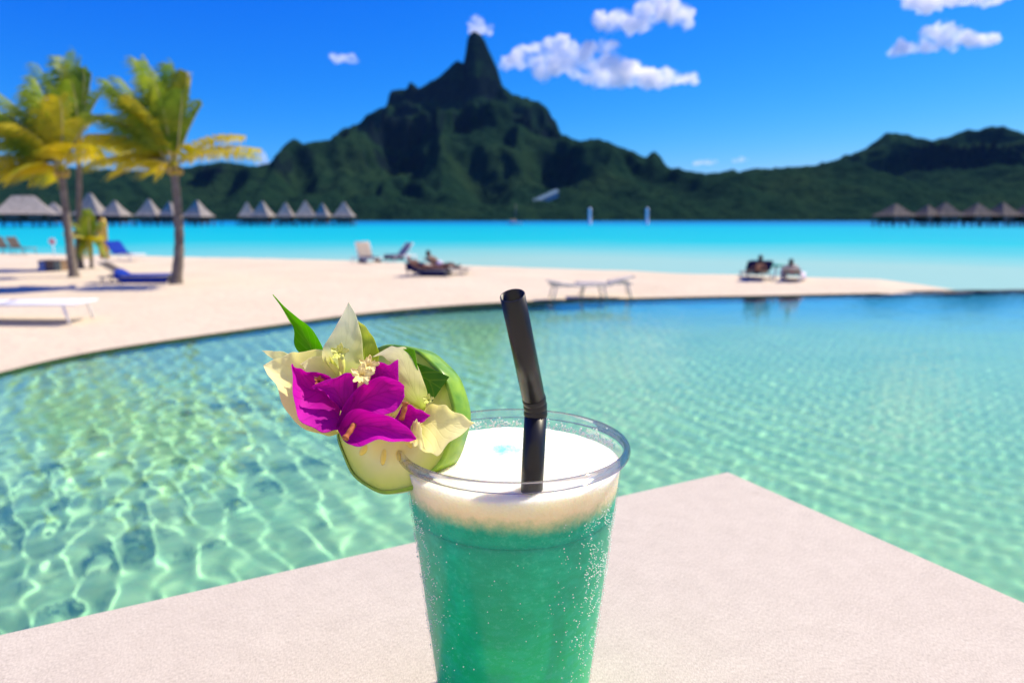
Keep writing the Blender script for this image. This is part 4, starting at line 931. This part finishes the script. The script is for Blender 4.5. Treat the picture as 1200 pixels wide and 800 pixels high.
# white chairs by the water, centre
p = on_sand(429, 312, 0.02); lounger('white lounger with steep backrest and navy seat at the water edge', p, R(-50), W_, M['tan_sling'], 66, L=1.5, W=0.72)
towel_on('navy towel on the seat of the steep white lounger', p, R(-50), M['navy_towel'], 0.02, 0.70, 0, seed=3)
p = on_sand(470, 308.5, 0.0); lounger('white lounger turned away with tan backrest at the water edge', p, R(215), W_, M['tan_sling'], 50, L=1.4, W=0.8)
towel_on('navy towel on the seat of the turned-away lounger', p, R(215), M['navy_towel'], 0.02, 0.7, 0, seed=4)
# bathers' loungers, centre
pA = on_sand(497, 327, 0.12); lounger('dark lounger with reclining bathers on the open sand', pA, R(-14), M['grey_metal'], DK, 20, L=1.9, scale=0.82)
towel_on('navy towel under the bathers on the dark lounger', pA, R(-14), M['navy_towel'], -0.66, 1.0, 20, seed=5, scale=0.82)
# white frames by the pool rim
p = on_sand(672, 349, 0.09); lounger('flat white lounger on the pool rim, in front of a similar one', p, R(6), M['sand_frame'], M['sand_sling'], 8, L=1.7, scale=0.9)
p = on_sand(712, 346, 0.10); lounger('white lounger with slightly raised foot behind the one on the pool rim', p, R(178), M['sand_frame'], M['sand_sling'], 14, L=1.6, scale=0.9)
# right pair
pB = on_sand(886, 332, 0.08); lounger('lounger with upright navy backrest facing the lagoon on the spit', pB, R(82), M['grey_metal'], M['tan_sling'], 44, W=0.82, L=1.8, scale=0.82)
towel_on('navy towel hung over the upright lounger on the spit', pB, R(82), M['navy_towel'], -0.72, -0.22, 44, W=0.72, hang=False, seed=6, off=-0.05, scale=0.82)
pC = on_sand(928, 333, 0.07); lounger('white lounger with a bather on the sand spit', pC, R(60), W_, M['sand_sling'], 25, L=1.8, scale=0.8)
towel_on('pale pink towel under the bather on the sand spit', pC, R(60), M['pale_pink'], -0.6, 0.9, 25, seed=7, scale=0.8)

def person(label, loc, rz, joints, limbs, skin, clothes, hair, head, cloth_parts, scale=0.82):
    # joints: name -> (x,y,z,r); one skin surface grown over the skeleton
    t = thing('person', label, 'person', loc, rz); t.scale = (scale,) * 3
    mb = MB()
    for ch in limbs:
        pts = cat([joints[k][:3] for k in ch], 10); rs = np.interp(np.linspace(0, 1, 10), np.linspace(0, 1, len(ch)), [joints[k][3] for k in ch]); mb.tube(pts, list(rs), 12)
    for k, v in joints.items(): mb.ball(v[:3], v[3] * 1.02, 12, 8)
    hx, hy, hz = head; mb.ball((hx, hy, hz), (0.082, 0.075, 0.112), 16, 12)
    f = 1 if head[0] < joints['pelvis'][0] else 1
    mb.ball((hx + 0.075, hy, hz - 0.005), (0.022, 0.016, 0.024), 8, 6); mb.ball((hx + 0.02, hy + 0.075, hz), (0.02, 0.012, 0.03), 8, 6); mb.ball((hx + 0.02, hy - 0.075, hz), (0.02, 0.012, 0.03), 8, 6)
    mb.ball((hx + 0.045, hy, hz - 0.08), (0.035, 0.04, 0.03), 8, 6)
    o = mb.build('body', skin, t); r_ = o.modifiers.new('r', 'REMESH'); r_.mode = 'VOXEL'; r_.voxel_size = 0.014; r_.use_smooth_shade = True
    sm = o.modifiers.new('sm', 'SMOOTH'); sm.factor = 0.5; sm.iterations = 4
    hb = MB().ball((hx - 0.022, hy, hz + 0.028), (0.094, 0.090, 0.108), 16, 12).ball((hx - 0.07, hy, hz - 0.06), (0.05, 0.07, 0.09), 12, 8); h = hb.build('hair', hair, t)
    r_ = h.modifiers.new('r', 'REMESH'); r_.mode = 'VOXEL'; r_.voxel_size = 0.014; r_.use_smooth_shade = True
    for nm, ch, ex in cloth_parts:
        c_ = MB(); pts = cat([joints[k][:3] for k in ch], 10); rs = np.interp(np.linspace(0, 1, 10), np.linspace(0, 1, len(ch)), [joints[k][3] + ex for k in ch]); c_.tube(pts, list(rs), 16); o = c_.build(nm, clothes, t)
        r_ = o.modifiers.new('r', 'REMESH'); r_.mode = 'VOXEL'; r_.voxel_size = 0.016; r_.use_smooth_shade = True
    return t
def recliner(h, back, y0=0.0, knee=0.0, k=1.0, arm='side'):
    ca, sa = math.cos(R(back)), math.sin(R(back)); J = {}
    def B(q, dy, r, off=0.11): return (-q * ca - off * -sa * 0 + 0, y0 + dy, h + off + q * sa, r)
    J['pelvis'] = (0.05, y0, h + 0.13, 0.135); J['waist'] = B(0.16, 0, 0.115, 0.14); J['chest'] = B(0.36, 0, 0.135, 0.15); J['neckbase'] = B(0.50, 0, 0.075, 0.16); J['neck'] = B(0.58, 0, 0.052, 0.18)
    for s_, n_ in ((-1, 'r'), (1, 'l')):
        J['sh' + n_] = B(0.46, s_ * 0.17, 0.062, 0.14); J['el' + n_] = (-0.20 * ca, y0 + s_ * 0.27, h + 0.10 + 0.18 * sa, 0.042); J['ha' + n_] = (0.08, y0 + s_ * 0.24, h + 0.11, 0.036); J['fi' + n_] = (0.18, y0 + s_ * 0.22, h + 0.10, 0.022)
        J['hip' + n_] = (0.08, y0 + s_ * 0.09, h + 0.12, 0.095); J['kn' + n_] = (0.50 - 0.06 * (knee > 0), y0 + s_ * 0.10, h + 0.10 + knee * (1 if s_ > 0 else 0.7), 0.062); J['an' + n_] = (0.92 - 0.22 * (knee > 0), y0 + s_ * 0.10, h + 0.08, 0.040); J['to' + n_] = (1.02 - 0.2 * (knee > 0), y0 + s_ * 0.11, h + 0.17, 0.030)
    limbs = [('pelvis', 'waist', 'chest', 'neckbase', 'neck'), ('shr', 'neckbase', 'shl')]
    for n_ in 'rl': limbs += [('sh' + n_, 'el' + n_, 'ha' + n_, 'fi' + n_), ('hip' + n_, 'kn' + n_, 'an' + n_, 'to' + n_), ('hip' + n_, 'pelvis')]
    nk = J['neck']; head = (nk[0] - 0.05 * ca + 0.02, y0, nk[2] + 0.10 * max(sa, 0.5) + 0.03)
    return J, limbs, head
J, l_, hd = recliner(0.36, 20, -0.10, 0.0)
person('bather in a pale hat lying back on the navy towel', pA, R(-14), J, l_, M['skin_tan'], M['navy_towel'], M['blond'], hd, [('swimsuit', ('pelvis', 'waist'), 0.012)])
pS = pA + Vector((0.42, 0.62, 0)); J, l_, hd = recliner(0.34, 36, 0.0, 0.10)
lounger('second dark lounger just behind the bather in the pale hat', pA + Vector((0.45, 0.75, -0.01)), R(-14), M['grey_metal'], DK, 34, L=1.9, scale=0.82)
person('dark-haired bather sitting up behind the reclining one', pA + Vector((0.45, 0.75, 0)), R(-14), J, l_, M['skin_tan'], M['pale_pink'], M['hair'], hd, [('swimsuit', ('pelvis', 'waist'), 0.012)])
J, l_, hd = recliner(0.34, 24, 0.0, 0.0)
person('bather in pink lying on the white lounger at the tip of the spit', pC, R(60), J, l_, M['skin'], M['pink'], M['hair'], hd, [('swimsuit', ('waist', 'chest'), 0.012), ('swim_bottom', ('pelvis', 'waist'), 0.012)])
J, l_, hd = recliner(0.32, 38, 0.0, 0.0)
person('person leaning back in the upright lounger, seen from behind', pB, R(82), J, l_, M['skin'], M['navy_towel'], M['hair'], hd, [('swimsuit', ('pelvis', 'waist'), 0.012)])

def side_table(label, px, py, mat):
    b = on_sand(px, py, 0.08); t = thing('side_table', label, 'table', b)
    MB().lathe([(0.0, 0.50), (0.24, 0.50), (0.26, 0.52), (0.25, 0.55), (0.22, 0.56), (0.0, 0.57)], 24).build('top', mat, t)
    MB().tube([(0, 0, -0.02), (0, 0, 0.50)], 0.03, 8).build('stem', W_, t); MB().lathe([(0.16, -0.02), (0.16, 0.015), (0.03, 0.04)], 20).build('foot', W_, t)
side_table('small round green table between the two loungers on the spit', 908, 331, M['green_plastic'])

def woven_box():
    b = on_sand(65, 320); t = thing('storage_box', 'low box with blue, brown and green panels by the pale palm trunk', 'box', b, R(-4))
    s = b.y / 800
    W = 28 * s; H = 15 * s
    MB().box((0, 0, H * 0.5), (W * 0.97, 0.44, H * 0.92)).build('carcass', M['wicker'], t, False)
    for i, (m_, nm) in enumerate(((M['blue_panel'], 'panel'), (M['wicker'], 'panel'), (M['green_panel'], 'panel'))):
        MB().box((-W / 3 + i * W / 3, -0.235, H * 0.5), (W * 0.30, 0.03, H * 0.84)).build(nm, m_, t, False)
    for k in range(3):
        for j in (-1, 1): MB().box((-W / 3 + j * W * 0.06, -0.256, H * (0.25 + 0.25 * k)), (W * 0.07, 0.012, H * 0.12)).build('vent', M['white_paint'], t, False)
    MB().box((0, 0, H * 0.985), (W, 0.50, H * 0.06)).build('lid', M['wicker'], t, False)
woven_box()
def round_sign():
    b = on_sand(64, 303, 0.05); s = b.y / 800; h = (PY(64, 283, b.y) - b).z
    t = thing('beach_sign', 'small round red and white sign on a thin post by the lagoon', 'sign', b)
    MB().tube([(0, 0, -0.1), (0, 0, h)], 0.025, 8).build('post', M['white_paint'], t)
    r = 4.2 * s
    def disc(r0, r1, y, nm, m_): MB().grid([[(q * math.cos(a), y + dy, h + q * math.sin(a)) for a in np.linspace(0, 6.2832, 33)] for q, dy in ((r0, 0), (r1, 0), (r1, 0.03), (r0, 0.03))]).build(nm, m_, t, False)
    disc(0.0, r * 0.62, -0.05, 'face', M['red']); disc(r * 0.62, r, -0.045, 'border', M['white_paint'])
round_sign()
def surfboard():
    b = on_sand(123, 306, 0.06); s = b.y / 800; h = (PY(123, 255, b.y) - b).z
    t = thing('surfboard', 'yellow board with orange edge standing upright in the sand', 'surfboard', b, R(-6)); w = 13 * s / 2
    rows = []; rows2 = []
    for u in np.linspace(0, 1, 24):
        ww = w * (min(1, (1 - abs(2 * u - 1) ** 4.5)) ** 0.5 * 0.95 + 0.05); z = -0.25 + (h + 0.25) * u; bend = 0.10 * (2 * u - 1) ** 2
        rows.append([(x * ww, bend - 0.035 * (1 - x * x) * sg, z) for x, sg in [(-1, 1), (-.5, 1), (0, 1), (.5, 1), (1, 1), (.5, -1), (0, -1), (-.5, -1), (-1, 1)]])
        rows2.append([(-ww * 1.01, bend - 0.012, z), (-ww * 0.55, bend - 0.034, z)])
    MB().grid(rows).build('board', M['yellow'], t)
    o = MB().grid(rows2).build('stripe', M['orange'], t); o.modifiers.new('s', 'SOLIDIFY').thickness = 0.012
surfboard()

# ================================================================== AIR
def haze():
    x0, x1, y0, y1, z0, z1 = -3200, 3400, -60, 3200, -16, 760
    o = MB().box(((x0 + x1) / 2, (y0 + y1) / 2, (z0 + z1) / 2), (x1 - x0, y1 - y0, z1 - z0)).build('haze', None, None, False)
    t = NT('haze_air'); v = t.n('ShaderNodeVolumePrincipled'); v.inputs['Color'].default_value = (0.22, 0.55, 1.0, 1); v.inputs['Density'].default_value = 0.000013
    v.inputs['Anisotropy'].default_value = 0.0
    t.l(v.outputs[0], t.out.inputs['Volume']); o.data.materials.append(t.m); tag(o, kind='stuff')
haze()
